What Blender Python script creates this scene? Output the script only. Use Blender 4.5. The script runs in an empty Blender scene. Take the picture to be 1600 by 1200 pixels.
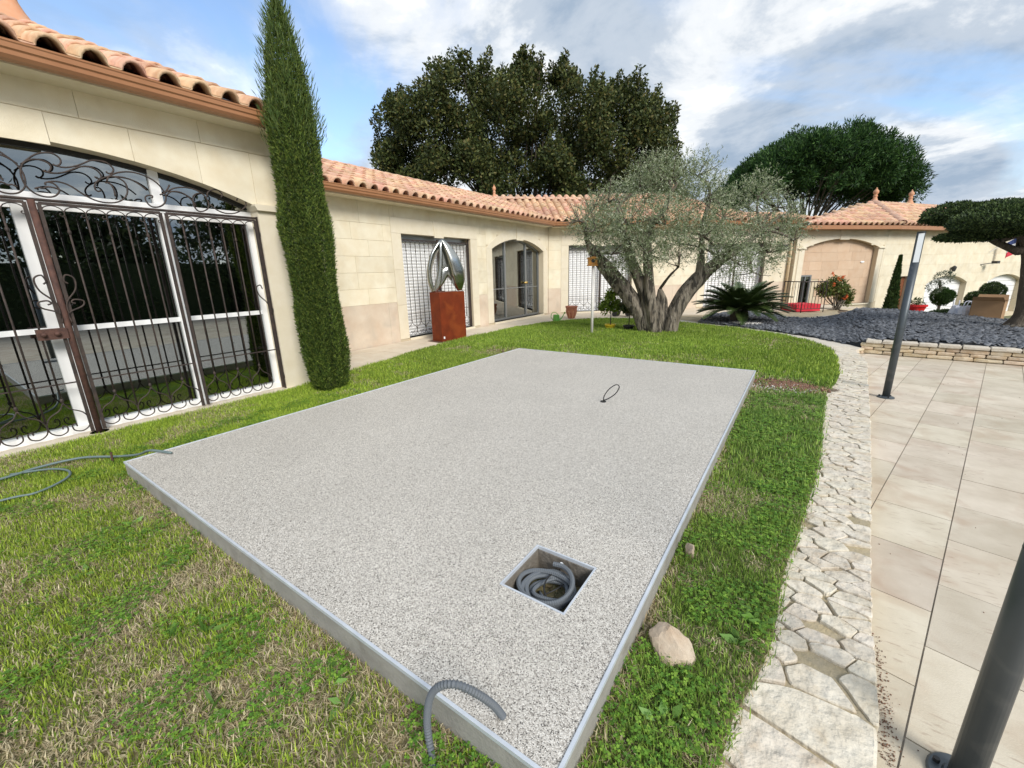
import bpy, math, random
import numpy as np
from mathutils import Vector, Matrix
random.seed(7)
rng = np.random.default_rng(11)
PI = math.pi
scn = bpy.context.scene
COL = scn.collection

# ------------------------------------------------------------------ camera
cam_d = bpy.data.cameras.new('camera')
cam = bpy.data.objects.new('camera', cam_d)
COL.objects.link(cam)
cam_d.sensor_width = 36.0
cam_d.lens = 36.0 * 647.7 / 1600.0
cam_d.clip_start = 0.05
cam_d.clip_end = 1500
YAW, PITCH, ROLL = -0.606754, 0.261297, -0.025223
cy, sy, cp, sp, cr, sr = math.cos(YAW), math.sin(YAW), math.cos(PITCH), math.sin(PITCH), math.cos(ROLL), math.sin(ROLL)
fwd = Vector((sy*cp, cy*cp, -sp)); rgt = Vector((cy, -sy, 0)); upv = rgt.cross(fwd)
r2 = rgt*cr + upv*sr; u2 = -rgt*sr + upv*cr
cam.matrix_world = Matrix(((r2.x, u2.x, -fwd.x, 0), (r2.y, u2.y, -fwd.y, 0), (r2.z, u2.z, -fwd.z, 1.5), (0, 0, 0, 1)))
scn.camera = cam

# ------------------------------------------------------------------ world
SUN_EL, SUN_AZ = math.radians(37), math.radians(118)      # azimuth clockwise from +Y
w = bpy.data.worlds.new("World"); scn.world = w; w.use_nodes = True
nt = w.node_tree; nt.nodes.clear()
def wn(t, **k):
    n = nt.nodes.new(t)
    for a, b in k.items(): setattr(n, a, b)
    return n
out = wn('ShaderNodeOutputWorld'); bg = wn('ShaderNodeBackground')
sky = wn('ShaderNodeTexSky', sky_type='NISHITA', sun_disc=False, sun_elevation=SUN_EL, sun_rotation=SUN_AZ)
sky.ozone_density = 2.0; sky.dust_density = 0.6
tc = wn('ShaderNodeTexCoord')
sep = wn('ShaderNodeSeparateXYZ'); nt.links.new(tc.outputs['Generated'], sep.inputs[0])
def wmath(op, a, b=None, c=None):
    n = wn('ShaderNodeMath', operation=op)
    for i, v in enumerate((a, b, c)):
        if v is None: continue
        if isinstance(v, (int, float)): n.inputs[i].default_value = v
        else: nt.links.new(v, n.inputs[i])
    return n.outputs[0]
zz = wmath('ADD', wmath('MAXIMUM', sep.outputs[2], 0.0), 0.22)
cx_ = wmath('DIVIDE', sep.outputs[0], zz); cy_ = wmath('DIVIDE', sep.outputs[1], zz)
comb = wn('ShaderNodeCombineXYZ'); nt.links.new(cx_, comb.inputs[0]); nt.links.new(cy_, comb.inputs[1])
def wnoise(scale, det, dist, off, rough=.55):
    mp = wn('ShaderNodeMapping'); nt.links.new(comb.outputs[0], mp.inputs[0]); mp.inputs['Location'].default_value = off
    n = wn('ShaderNodeTexNoise'); n.inputs['Scale'].default_value = scale; n.inputs['Detail'].default_value = det
    n.inputs['Distortion'].default_value = dist; n.inputs['Roughness'].default_value = rough
    nt.links.new(mp.outputs[0], n.inputs['Vector']); return n.outputs[0]
def wramp(fac, stops):
    r = wn('ShaderNodeValToRGB'); r.color_ramp.interpolation = 'EASE'
    els = r.color_ramp.elements
    while len(els) < len(stops): els.new(0.5)
    for e, (p, c) in zip(els, stops): e.position = p; e.color = (c[0], c[1], c[2], 1)
    nt.links.new(fac, r.inputs[0]); return r.outputs[0]
cover = wramp(wnoise(0.62, 8, 0.6, (3.1, 1.7, 0)), [(0.34, (0, 0, 0)), (0.50, (1, 1, 1))])
n2 = wnoise(1.7, 10, 0.25, (7.3, 2.2, 0.4), .60)
cloud = wramp(n2, [(0.34, (0.33, 0.42, 0.54)), (0.47, (0.50, 0.57, 0.66)), (0.56, (0.80, 0.83, 0.86)), (0.64, (1.10, 1.09, 1.07))])
cb = wn('ShaderNodeVectorMath', operation='SCALE'); nt.links.new(cloud, cb.inputs[0]); cb.inputs['Scale'].default_value = 6.9
blue = wn('ShaderNodeVectorMath', operation='SCALE'); nt.links.new(sky.outputs[0], blue.inputs[0]); blue.inputs['Scale'].default_value = 1.45
mix = wn('ShaderNodeMix', data_type='RGBA'); nt.links.new(cover, mix.inputs[0])
nt.links.new(blue.outputs[0], mix.inputs[6]); nt.links.new(cb.outputs[0], mix.inputs[7])
nt.links.new(mix.outputs[2], bg.inputs[0]); bg.inputs[1].default_value = 0.1
nt.links.new(bg.outputs[0], out.inputs[0])

sl = bpy.data.lights.new('sun', 'SUN'); sun = bpy.data.objects.new('sun', sl); COL.objects.link(sun)
sl.energy = 2.0; sl.angle = math.radians(22); sl.color = (1, 0.96, 0.90)
sdir = Vector((math.sin(SUN_AZ)*math.cos(SUN_EL), math.cos(SUN_AZ)*math.cos(SUN_EL), math.sin(SUN_EL)))
sun.rotation_euler = sdir.to_track_quat('Z', 'Y').to_euler()
vs = scn.view_settings; vs.view_transform = 'Standard'; vs.look = 'None'; vs.gamma = 1; vs.use_curve_mapping = False
vs.exposure = 0.76

# ------------------------------------------------------------------ materials
def mat(name, base=(.5, .5, .5), rough=.8, zs=1.0, bdist=.01, metal=0.0, var=None, scale=8.0, bump=0.0, bscale=60.0, obj_rand=0.0, isl_rand=0.0, attr=None, stain=None, coords='Object', spec=.5, hue=0.0):
    """base colour, noise mix towards var, random per object / island, bump"""
    m = bpy.data.materials.new(name); m.use_nodes = True
    t = m.node_tree; b = t.nodes['Principled BSDF']
    b.inputs['Roughness'].default_value = rough; b.inputs['Metallic'].default_value = metal
    b.inputs['Specular IOR Level'].default_value = spec
    N, Lk = t.nodes.new, t.links.new
    if attr:
        a = N('ShaderNodeAttribute'); a.attribute_name = attr; c = a.outputs['Color']
    else:
        rgb = N('ShaderNodeRGB'); rgb.outputs[0].default_value = (*base, 1); c = rgb.outputs[0]
    geo = N('ShaderNodeNewGeometry')
    pos = geo.outputs['Position']
    if zs != 1.0:
        mpp = N('ShaderNodeMapping'); mpp.inputs['Scale'].default_value = (1, 1, zs); Lk(pos, mpp.inputs[0]); pos = mpp.outputs[0]
    if var is not None:
        n = N('ShaderNodeTexNoise'); n.inputs['Scale'].default_value = scale; n.inputs['Detail'].default_value = 8; n.inputs['Roughness'].default_value = .6
        Lk(pos, n.inputs['Vector'])
        r = N('ShaderNodeMapRange'); Lk(n.outputs[0], r.inputs[0]); r.inputs[1].default_value = .32; r.inputs[2].default_value = .68
        mx = N('ShaderNodeMix'); mx.data_type = 'RGBA'; Lk(r.outputs[0], mx.inputs[0]); Lk(c, mx.inputs[6]); mx.inputs[7].default_value = (*var, 1); c = mx.outputs[2]
    if stain is not None:
        col, sc, lo, hi, amt = stain
        n = N('ShaderNodeTexNoise'); n.inputs['Scale'].default_value = sc; n.inputs['Detail'].default_value = 6; n.inputs['Distortion'].default_value = .6
        Lk(pos, n.inputs['Vector'])
        r = N('ShaderNodeMapRange'); Lk(n.outputs[0], r.inputs[0]); r.inputs[1].default_value = lo; r.inputs[2].default_value = hi; r.inputs[4].default_value = amt
        mx = N('ShaderNodeMix'); mx.data_type = 'RGBA'; Lk(r.outputs[0], mx.inputs[0]); Lk(c, mx.inputs[6]); mx.inputs[7].default_value = (*col, 1); c = mx.outputs[2]
    if obj_rand or isl_rand or hue:
        src = None
        oi = N('ShaderNodeObjectInfo')
        if isl_rand and obj_rand:
            ad = N('ShaderNodeMath'); ad.operation = 'ADD'; Lk(oi.outputs['Random'], ad.inputs[0]); Lk(geo.outputs['Random Per Island'], ad.inputs[1])
            fr = N('ShaderNodeMath'); fr.operation = 'FRACT'; Lk(ad.outputs[0], fr.inputs[0]); src = fr.outputs[0]
        elif isl_rand: src = geo.outputs['Random Per Island']
        else: src = oi.outputs['Random']
        amt = max(obj_rand, isl_rand)
        mr = N('ShaderNodeMapRange'); Lk(src, mr.inputs[0]); mr.inputs[3].default_value = 1 - amt; mr.inputs[4].default_value = 1 + amt
        hs = N('ShaderNodeHueSaturation'); Lk(c, hs.inputs['Color']); Lk(mr.outputs[0], hs.inputs['Value'])
        if hue:
            m2 = N('ShaderNodeMath'); m2.operation = 'MULTIPLY'; Lk(src, m2.inputs[0]); m2.inputs[1].default_value = 7.31
            f2 = N('ShaderNodeMath'); f2.operation = 'FRACT'; Lk(m2.outputs[0], f2.inputs[0])
            m3 = N('ShaderNodeMapRange'); Lk(f2.outputs[0], m3.inputs[0]); m3.inputs[3].default_value = .5 - hue; m3.inputs[4].default_value = .5 + hue
            Lk(m3.outputs[0], hs.inputs['Hue'])
        c = hs.outputs[0]
    Lk(c, b.inputs['Base Color'])
    if bump:
        n = N('ShaderNodeTexNoise'); n.inputs['Scale'].default_value = bscale; n.inputs['Detail'].default_value = 6
        Lk(pos, n.inputs['Vector'])
        bp = N('ShaderNodeBump'); bp.inputs['Strength'].default_value = bump; bp.inputs['Distance'].default_value = bdist
        Lk(n.outputs[0], bp.inputs['Height']); Lk(bp.outputs[0], b.inputs['Normal'])
    return m

M = {}
M['stone'] = mat('limestone_cladding', (.73, .635, .455), .9, var=(.80, .735, .575), scale=3.5, bump=.25, bscale=120, obj_rand=.05, stain=((.52, .45, .32), 1.6, .50, .72, .4))
M['stone_base'] = mat('limestone_plinth', (.60, .47, .35), .85, var=(.68, .58, .46), scale=2.5, bump=.2, bscale=90, obj_rand=.04, stain=((.45, .40, .33), 2.2, .5, .75, .5))
M['trim'] = mat('dressed_limestone', (.70, .62, .46), .85, var=(.75, .68, .54), scale=5, bump=.12, bscale=140, obj_rand=.02)
M['joint'] = mat('wall_mortar', (.60, .51, .36), .95)
M['pink'] = mat('pink_limestone', (.60, .42, .28), .9, var=(.64, .48, .34), scale=3, bump=.2, obj_rand=.05)
M['tile'] = mat('terracotta_tile', (.50, .27, .165), .85, var=(.66, .46, .31), scale=7, bump=.35, bscale=70, obj_rand=.2, isl_rand=.2, hue=.018, stain=((.34, .27, .22), 9, .56, .8, .6))
M['tile_under'] = mat('tile_underlay', (.30, .15, .09), .9)
M['ridge'] = mat('ridge_terracotta', (.46, .25, .17), .85, var=(.62, .42, .30), scale=9, bump=.3, bscale=60, obj_rand=.12, isl_rand=.12, stain=((.42, .38, .33), 8, .5, .8, .6))
M['finial'] = mat('finial_terracotta', (.60, .27, .14), .8, var=(.55, .33, .2), scale=12, bump=.2)
M['gutter'] = mat('gutter_paint', (.36, .165, .075), .4, var=(.40, .19, .09), scale=4)
M['white'] = mat('white_frame', (.90, .90, .89), .35, var=(.86, .86, .85), scale=6)
M['shutter'] = mat('white_shutter', (.88, .88, .87), .5)
M['iron'] = mat('wrought_iron', (.034, .028, .026), .6, metal=.2, var=(.080, .056, .045), scale=14, bump=.3, bscale=200, spec=.4)
M['rust_iron'] = mat('rusty_iron', (.060, .030, .024), .75, metal=.1, var=(.13, .062, .044), scale=20, bump=.5, bscale=120)
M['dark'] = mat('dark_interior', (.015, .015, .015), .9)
M['room'] = mat('reflection_grey', (.30, .30, .28), .9)  # pale grey imitates the reflection in the arched door
M['room_floor'] = mat('room_floor', (.18, .17, .15), .6)
M['alu'] = mat('aluminium_frame', (.30, .31, .31), .35, metal=.6)
M['brass'] = mat('brass', (.75, .55, .2), .25, metal=1)
M['edge'] = mat('zinc_edge_trim', (.66, .70, .74), .5, metal=.3, var=(.56, .60, .65), scale=14)
M['concrete'] = mat('slab_concrete', (.27, .26, .235), .9, var=(.36, .345, .31), scale=8, bump=.25, bscale=80, stain=((.2, .18, .15), 7, .52, .7, .6))
M['steel'] = mat('brushed_steel', (.46, .47, .44), .27, metal=1, var=(.38, .39, .37), scale=5)
M['corten'] = mat('corten_steel', (.20, .036, .010), .6, var=(.13, .024, .008), scale=5, bump=.2, spec=.2, stain=((.27, .065, .015), 3, .5, .7, .6))
M['lamp'] = mat('lamp_post_paint', (.080, .095, .105), .42, metal=.35, var=(.065, .078, .088), scale=6, stain=((.14, .15, .155), 9, .58, .7, .5))
M['lens'] = mat('lamp_diffuser', (.72, .76, .78), .3)
M['conduit'] = mat('grey_conduit', (.12, .135, .15), .6)
M['hose'] = mat('garden_hose', (.13, .18, .18), .5)
M['black'] = mat('black_rubber', (.02, .02, .02), .5)
M['rock'] = mat('pale_rock', (.42, .31, .21), .9, var=(.56, .47, .36), scale=9, bump=.7, bscale=30, stain=((.38, .26, .18), 8, .55, .72, .7))
M['pave_edge'] = mat('crazy_paving_stone', (.54, .475, .37), .9, var=(.69, .635, .53), scale=9, bump=1.0, bscale=22, bdist=.022, obj_rand=.08, stain=((.42, .33, .22), 11, .54, .70, .6), hue=.008)
M['mortar'] = mat('mortar_bed', (.43, .35, .21), .95, var=(.36, .31, .22), scale=14, bump=.8, bscale=60, stain=((.18, .16, .09), 4, .5, .7, .6))
M['wallstone'] = mat('dry_wall_stone', (.52, .39, .24), .95, var=(.62, .53, .40), scale=10, bump=.7, bscale=40, obj_rand=.14, hue=.012)
M['coping'] = mat('coping_stone', (.54, .48, .39), .9, var=(.62, .57, .48), scale=9, bump=.6, bscale=40, obj_rand=.06)
M['terr'] = mat('terrace_stone', (.56, .48, .37), .85, var=(.64, .57, .46), scale=3.5, bump=.15, obj_rand=.03, stain=((.56, .45, .33), 4, .5, .72, .4))
M['path'] = mat('pale_concrete_path', (.56, .51, .42), .9, var=(.62, .57, .49), scale=5, bump=.2)
M['slate'] = mat('slate_chip', (.088, .096, .108), .6, var=(.145, .153, .168), scale=6, isl_rand=.45, spec=.5)
M['pjoint'] = mat('patio_joint', (.46, .40, .33), .95, var=(.3, .26, .2), scale=6)
M['slate_base'] = mat('slate_bed', (.045, .052, .065), .9)
M['soil'] = mat('bare_soil', (.12, .085, .055), 1, var=(.22, .17, .12), scale=14, bump=.9, bscale=50)
M['bark'] = mat('olive_bark', (.13, .105, .075), .95, var=(.29, .255, .20), scale=16, bump=1.0, bscale=26, zs=.22, bdist=.06, stain=((.03, .026, .02), 13, .50, .60, .9))  # near-black noise streaks paint dark crevices into the bark colour
M['bark_dark'] = mat('dark_bark', (.07, .055, .04), .95, var=(.14, .115, .085), scale=12, bump=.9, bscale=24, zs=.3, bdist=.04)
M['red'] = mat('red_plastic', (.65, .02, .02), .4)
M['redcloth'] = mat('red_cloth', (.60, .02, .04), .7)
M['green'] = mat('green_plastic', (.16, .42, .07), .4)
M['terracotta'] = mat('terracotta_pot', (.38, .12, .06), .6, var=(.48, .2, .12), scale=25)
M['yellow'] = mat('yellow_plastic', (.72, .52, .02), .45)
M['birdwood'] = mat('varnished_wood', (.50, .20, .03), .55, var=(.60, .30, .06), scale=18)
M['pole_white'] = mat('white_pole', (.82, .79, .74), .6)
M['card'] = mat('cardboard', (.42, .26, .14), .9, var=(.38, .23, .12), scale=5)
M['bag'] = mat('white_bag', (.62, .66, .76), .5, var=(.74, .76, .82), scale=8)
M['brown_door'] = mat('brown_wood_door', (.20, .07, .03), .5)
M['fblue'] = mat('flag_blue', (.03, .05, .16), .8)
M['fwhite'] = mat('flag_white', (.78, .78, .78), .8)
M['fred'] = mat('flag_red', (.62, .04, .07), .8)
M['whitestone'] = mat('white_pebble', (.68, .66, .62), .85, isl_rand=.12)
M['flower'] = mat('orange_flower', (.70, .13, .04), .7, isl_rand=.2)
M['sconce'] = mat('dark_sconce', (.04, .04, .04), .5)
M['debris'] = mat('dry_debris', (.20, .11, .07), .95, isl_rand=.4)

def leafmat(name, attr='Col', rough=.6, transl=.25):
    m = mat(name, attr=attr, rough=rough, isl_rand=.22, spec=.3)
    t = m.node_tree; b = t.nodes['Principled BSDF']
    src = b.inputs['Base Color'].links[0].from_socket
    tr = t.nodes.new('ShaderNodeBsdfTranslucent'); t.links.new(src, tr.inputs[0])
    ms = t.nodes.new('ShaderNodeMixShader'); ms.inputs[0].default_value = transl
    o = t.nodes['Material Output']
    t.links.new(b.outputs[0], ms.inputs[1]); t.links.new(tr.outputs[0], ms.inputs[2]); t.links.new(ms.outputs[0], o.inputs[0])
    return m
M['leaf'] = leafmat('foliage')
M['grassblade'] = leafmat('grass_blade', rough=.55, transl=.3)

def glass(name, refl=.2, tint=(.55, .6, .58)):
    m = bpy.data.materials.new(name); m.use_nodes = True; t = m.node_tree; t.nodes.clear()
    o = t.nodes.new('ShaderNodeOutputMaterial'); g = t.nodes.new('ShaderNodeBsdfGlossy'); g.inputs['Roughness'].default_value = .01; g.inputs['Color'].default_value = (.9, .95, .95, 1)
    tr = t.nodes.new('ShaderNodeBsdfTransparent'); tr.inputs[0].default_value = (*tint, 1)
    lw = t.nodes.new('ShaderNodeFresnel'); lw.inputs[0].default_value = 1.5
    ma = t.nodes.new('ShaderNodeMath'); ma.operation = 'ADD'; ma.use_clamp = True; ma.inputs[1].default_value = refl
    mx = t.nodes.new('ShaderNodeMixShader')
    t.links.new(lw.outputs[0], ma.inputs[0]); t.links.new(ma.outputs[0], mx.inputs[0]); t.links.new(tr.outputs[0], mx.inputs[1]); t.links.new(g.outputs[0], mx.inputs[2]); t.links.new(mx.outputs[0], o.inputs[0])
    return m
M['glass'] = glass('coated_glass', .30, (.35, .38, .37))
M['glass2'] = glass('door_glass', .22, (.6, .65, .62))

def travertine():
    m = mat('travertine_tile', (.50, .43, .325), .75, var=(.64, .57, .455), scale=3.2, bump=.15, bscale=150, obj_rand=.085, stain=((.42, .30, .205), 4.1, .50, .72, .55), hue=.008)
    t = m.node_tree; b = t.nodes['Principled BSDF']; src = b.inputs['Base Color'].links[0].from_socket
    g = t.nodes.new('ShaderNodeNewGeometry'); mp = t.nodes.new('ShaderNodeMapping'); mp.inputs['Rotation'].default_value = (0, 0, math.radians(14.6)); mp.inputs['Scale'].default_value = (14, 60, 1)
    t.links.new(g.outputs['Position'], mp.inputs[0])
    n = t.nodes.new('ShaderNodeTexNoise'); n.inputs['Scale'].default_value = 1; n.inputs['Detail'].default_value = 5; t.links.new(mp.outputs[0], n.inputs['Vector'])
    r = t.nodes.new('ShaderNodeMapRange'); t.links.new(n.outputs[0], r.inputs[0]); r.inputs[1].default_value = .58; r.inputs[2].default_value = .68; r.inputs[4].default_value = .5
    n3 = t.nodes.new('ShaderNodeTexNoise'); n3.inputs['Scale'].default_value = 2.5; t.links.new(g.outputs['Position'], n3.inputs['Vector'])
    r3 = t.nodes.new('ShaderNodeMapRange'); t.links.new(n3.outputs[0], r3.inputs[0]); r3.inputs[1].default_value = .42; r3.inputs[2].default_value = .58
    mu = t.nodes.new('ShaderNodeMath'); mu.operation = 'MULTIPLY'; t.links.new(r.outputs[0], mu.inputs[0]); t.links.new(r3.outputs[0], mu.inputs[1])
    mx = t.nodes.new('ShaderNodeMix'); mx.data_type = 'RGBA'; t.links.new(mu.outputs[0], mx.inputs[0]); t.links.new(src, mx.inputs[6]); mx.inputs[7].default_value = (.30, .20, .14, 1)
    t.links.new(mx.outputs[2], b.inputs['Base Color'])
    return m
M['trav'] = travertine()

def resin():
    m = bpy.data.materials.new('resin_bound_gravel'); m.use_nodes = True; t = m.node_tree; b = t.nodes['Principled BSDF']
    g = t.nodes.new('ShaderNodeNewGeometry')
    v = t.nodes.new('ShaderNodeTexVoronoi'); v.inputs['Scale'].default_value = 275; t.links.new(g.outputs['Position'], v.inputs['Vector'])
    sp_ = t.nodes.new('ShaderNodeSeparateColor'); t.links.new(v.outputs['Color'], sp_.inputs[0])
    r = t.nodes.new('ShaderNodeValToRGB'); r.color_ramp.interpolation = 'LINEAR'
    st = [(0, (.05, .045, .04)), (.06, (.17, .155, .135)), (.22, (.375, .345, .30)), (.5, (.525, .49, .43)), (.8, (.66, .625, .56)), (1, (.80, .765, .69))]
    while len(r.color_ramp.elements) < len(st): r.color_ramp.elements.new(.5)
    for e, (p, c) in zip(r.color_ramp.elements, st): e.position = p; e.color = (*c, 1)
    t.links.new(sp_.outputs[0], r.inputs[0])
    n = t.nodes.new('ShaderNodeTexNoise'); n.inputs['Scale'].default_value = 1.5; n.inputs['Detail'].default_value = 4; t.links.new(g.outputs['Position'], n.inputs['Vector'])
    mr = t.nodes.new('ShaderNodeMapRange'); t.links.new(n.outputs[0], mr.inputs[0]); mr.inputs[3].default_value = .88; mr.inputs[4].default_value = 1.10
    hs = t.nodes.new('ShaderNodeHueSaturation'); t.links.new(r.outputs[0], hs.inputs['Color']); t.links.new(mr.outputs[0], hs.inputs['Value'])
    v2 = t.nodes.new('ShaderNodeTexVoronoi'); v2.inputs['Scale'].default_value = 95; t.links.new(g.outputs['Position'], v2.inputs['Vector'])
    c1 = t.nodes.new('ShaderNodeMath'); c1.operation = 'LESS_THAN'; c1.inputs[1].default_value = .20; t.links.new(v2.outputs['Distance'], c1.inputs[0])
    s2 = t.nodes.new('ShaderNodeSeparateColor'); t.links.new(v2.outputs['Color'], s2.inputs[0])
    c2 = t.nodes.new('ShaderNodeMath'); c2.operation = 'LESS_THAN'; c2.inputs[1].default_value = .16; t.links.new(s2.outputs[1], c2.inputs[0])
    c3 = t.nodes.new('ShaderNodeMath'); c3.operation = 'MULTIPLY'; t.links.new(c1.outputs[0], c3.inputs[0]); t.links.new(c2.outputs[0], c3.inputs[1])
    m9 = t.nodes.new('ShaderNodeMix'); m9.data_type = 'RGBA'; t.links.new(c3.outputs[0], m9.inputs[0]); t.links.new(hs.outputs[0], m9.inputs[6]); m9.inputs[7].default_value = (.09, .08, .07, 1)
    t.links.new(m9.outputs[2], b.inputs['Base Color'])
    bp = t.nodes.new('ShaderNodeBump'); bp.inputs['Strength'].default_value = .6; bp.inputs['Distance'].default_value = .003; bp.invert = True
    t.links.new(v.outputs['Distance'], bp.inputs['Height']); t.links.new(bp.outputs[0], b.inputs['Normal'])
    b.inputs['Roughness'].default_value = .65
    return m
M['resin'] = resin()
M['pit'] = mat('pit_lining', (.13, .11, .085), .95, var=(.20, .18, .15), scale=20, bump=.8)

# ------------------------------------------------------------------ mesh helpers
def link(o, parent=None):
    COL.objects.link(o)
    if parent is not None: o.parent = parent
    return o
class MB:
    def __init__(s): s.v = []; s.f = []
    def add(s, vs, fs):
        k = len(s.v); s.v += [tuple(p) for p in vs]; s.f += [tuple(i+k for i in f) for f in fs]; return s
    def box(s, c, d, rz=0, T=None):
        x, y, z = d[0]/2, d[1]/2, d[2]/2; cr_, sr_ = math.cos(rz), math.sin(rz); vs = []
        for a, b_, e in ((-x, -y, -z), (x, -y, -z), (x, y, -z), (-x, y, -z), (-x, -y, z), (x, -y, z), (x, y, z), (-x, y, z)):
            p = (c[0]+a*cr_-b_*sr_, c[1]+a*sr_+b_*cr_, c[2]+e); vs.append(T(*p) if T else p)
        return s.add(vs, [(0, 3, 2, 1), (4, 5, 6, 7), (0, 1, 5, 4), (1, 2, 6, 5), (2, 3, 7, 6), (3, 0, 4, 7)])
    def box2(s, a, b, T=None):
        return s.box([(a[i]+b[i])/2 for i in range(3)], [abs(b[i]-a[i]) for i in range(3)], T=T)
    def prism(s, poly, lo, hi, T):
        """poly in (u,v), extruded w from lo to hi through T(u,v,w)"""
        n = len(poly); vs = [T(u, v, lo) for u, v in poly]+[T(u, v, hi) for u, v in poly]
        fs = [tuple(range(n-1, -1, -1)), tuple(range(n, 2*n))]+[(i, (i+1) % n, n+(i+1) % n, n+i) for i in range(n)]
        return s.add(vs, fs)
    def tube(s, pts, r, seg=6, cap=True, flat=1.0):
        pts = [Vector(p) for p in pts]; n = len(pts)
        rr = r if isinstance(r, (list, tuple)) else [r]*n
        t0 = (pts[1]-pts[0]).normalized(); a = Vector((0, 0, 1)) if abs(t0.z) < .9 else Vector((1, 0, 0))
        nx = t0.cross(a).normalized(); vs = []
        for i in range(n):
            t = (pts[min(i+1, n-1)]-pts[max(i-1, 0)])
            if t.length < 1e-9: t = t0
            t = t.normalized(); nx = (nx - t*nx.dot(t)); nx = nx.normalized() if nx.length > 1e-6 else t.orthogonal().normalized()
            ny = t.cross(nx)
            for k in range(seg):
                an = 2*PI*k/seg; vs.append(pts[i]+nx*math.cos(an)*rr[i]+ny*math.sin(an)*rr[i]*flat)
        fs = [(i*seg+k, i*seg+(k+1) % seg, (i+1)*seg+(k+1) % seg, (i+1)*seg+k) for i in range(n-1) for k in range(seg)]
        if cap: fs += [tuple(range(seg-1, -1, -1)), tuple((n-1)*seg+k for k in range(seg))]
        return s.add(vs, fs)
    def lathe(s, prof, c=(0, 0, 0), seg=20, sx=1, sy_=1):
        vs = []; n = len(prof)
        for r, z in prof:
            for k in range(seg): vs.append((c[0]+r*math.cos(2*PI*k/seg)*sx, c[1]+r*math.sin(2*PI*k/seg)*sy_, c[2]+z))
        fs = [(i*seg+k, i*seg+(k+1) % seg, (i+1)*seg+(k+1) % seg, (i+1)*seg+k) for i in range(n-1) for k in range(seg)]
        fs += [tuple(range(seg-1, -1, -1)), tuple((n-1)*seg+k for k in range(seg))]
        return s.add(vs, fs)
    def mesh(s, name, m, smooth=False):
        me = bpy.data.meshes.new(name); me.from_pydata(s.v, [], s.f); me.materials.append(M[m] if isinstance(m, str) else m)
        if smooth: me.polygons.foreach_set('use_smooth', [True]*len(me.polygons))
        me.update(); return me
    def build(s, name, m, parent=None, smooth=False, kind=None):
        o = bpy.data.objects.new(name, s.mesh(name, m, smooth))
        if kind: o['kind'] = kind
        return link(o, parent)
def inst(name, me, parent, loc=(0, 0, 0), rot=(0, 0, 0), sc=(1, 1, 1)):
    o = bpy.data.objects.new(name, me); o.location = loc; o.rotation_euler = rot; o.scale = sc; return link(o, parent)
def tag(o, label, cat, group=None):
    o['label'] = label; o['category'] = cat
    if group: o['group'] = group
    return o
def thing(name, label, cat, loc=(0, 0, 0), rz=0, group=None):
    o = bpy.data.objects.new(name, None); o.location = loc; o.rotation_euler = (0, 0, rz); link(o); return tag(o, label, cat, group)
def struct(o): o['kind'] = 'structure'; return o
def catmull(P, n=6):
    P = [Vector(p) for p in P]; Q = [P[0]*2-P[1]]+P+[P[-1]*2-P[-2]]; out_ = []
    for i in range(1, len(Q)-2):
        for k in range(n):
            t = k/n; a, b, c, d = Q[i-1], Q[i], Q[i+1], Q[i+2]
            out_.append(.5*((2*b)+(c-a)*t+(2*a-5*b+4*c-d)*t*t+(3*b-a-3*c+d)*t**3))
    return out_+[P[-1]]
def np_mesh(name, V, F, m, parent=None, colors=None, kind=None, smooth=False):
    """V (n,3) F (m,k) numpy arrays"""
    me = bpy.data.meshes.new(name); k = F.shape[1]
    me.vertices.add(len(V)); me.vertices.foreach_set('co', V.astype(np.float32).ravel())
    me.loops.add(F.size); me.loops.foreach_set('vertex_index', F.astype(np.int32).ravel())
    me.polygons.add(len(F)); me.polygons.foreach_set('loop_start', np.arange(0, F.size, k, dtype=np.int32))
    if smooth: me.polygons.foreach_set('use_smooth', np.ones(len(F), dtype=bool))
    me.update(calc_edges=True)
    if colors is not None:
        a = me.color_attributes.new('Col', 'FLOAT_COLOR', 'POINT')
        c = np.ones((len(V), 4), dtype=np.float32); c[:, :3] = colors; a.data.foreach_set('color', c.ravel())
    me.materials.append(M[m]); o = bpy.data.objects.new(name, me)
    if kind: o['kind'] = kind
    return link(o, parent)
# value noise
_g = rng.random((64, 64, 64))
def vnoise(x, y, z=0.0):
    x = np.asarray(x, float); y = np.asarray(y, float); z = np.zeros_like(x)+z
    xi, yi, zi = np.floor(x).astype(int), np.floor(y).astype(int), np.floor(z).astype(int)
    fx, fy, fz = x-xi, y-yi, z-zi; fx = fx*fx*(3-2*fx); fy = fy*fy*(3-2*fy); fz = fz*fz*(3-2*fz)
    r = 0
    for a in (0, 1):
        for b in (0, 1):
            for c in (0, 1):
                r = r+_g[(xi+a) % 64, (yi+b) % 64, (zi+c) % 64]*(fx if a else 1-fx)*(fy if b else 1-fy)*(fz if c else 1-fz)
    return r
def fbm(x, y, z=0.0, o=4):
    r = 0; a = .5
    for i in range(o): r = r+a*vnoise(x*2**i+i*7.3, y*2**i+i*3.1, z*2**i); a *= .5
    return r/(1-.5**o)
def rotm(n):
    """n random rotation matrices (n,3,3)"""
    q = rng.normal(size=(n, 4)); q /= np.linalg.norm(q, axis=1)[:, None]; a, b, c, d = q.T
    return np.stack([1-2*(c*c+d*d), 2*(b*c-a*d), 2*(b*d+a*c), 2*(b*c+a*d), 1-2*(b*b+d*d), 2*(c*d-a*b), 2*(b*d-a*c), 2*(c*d+a*b), 1-2*(b*b+c*c)], 1).reshape(n, 3, 3)
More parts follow.
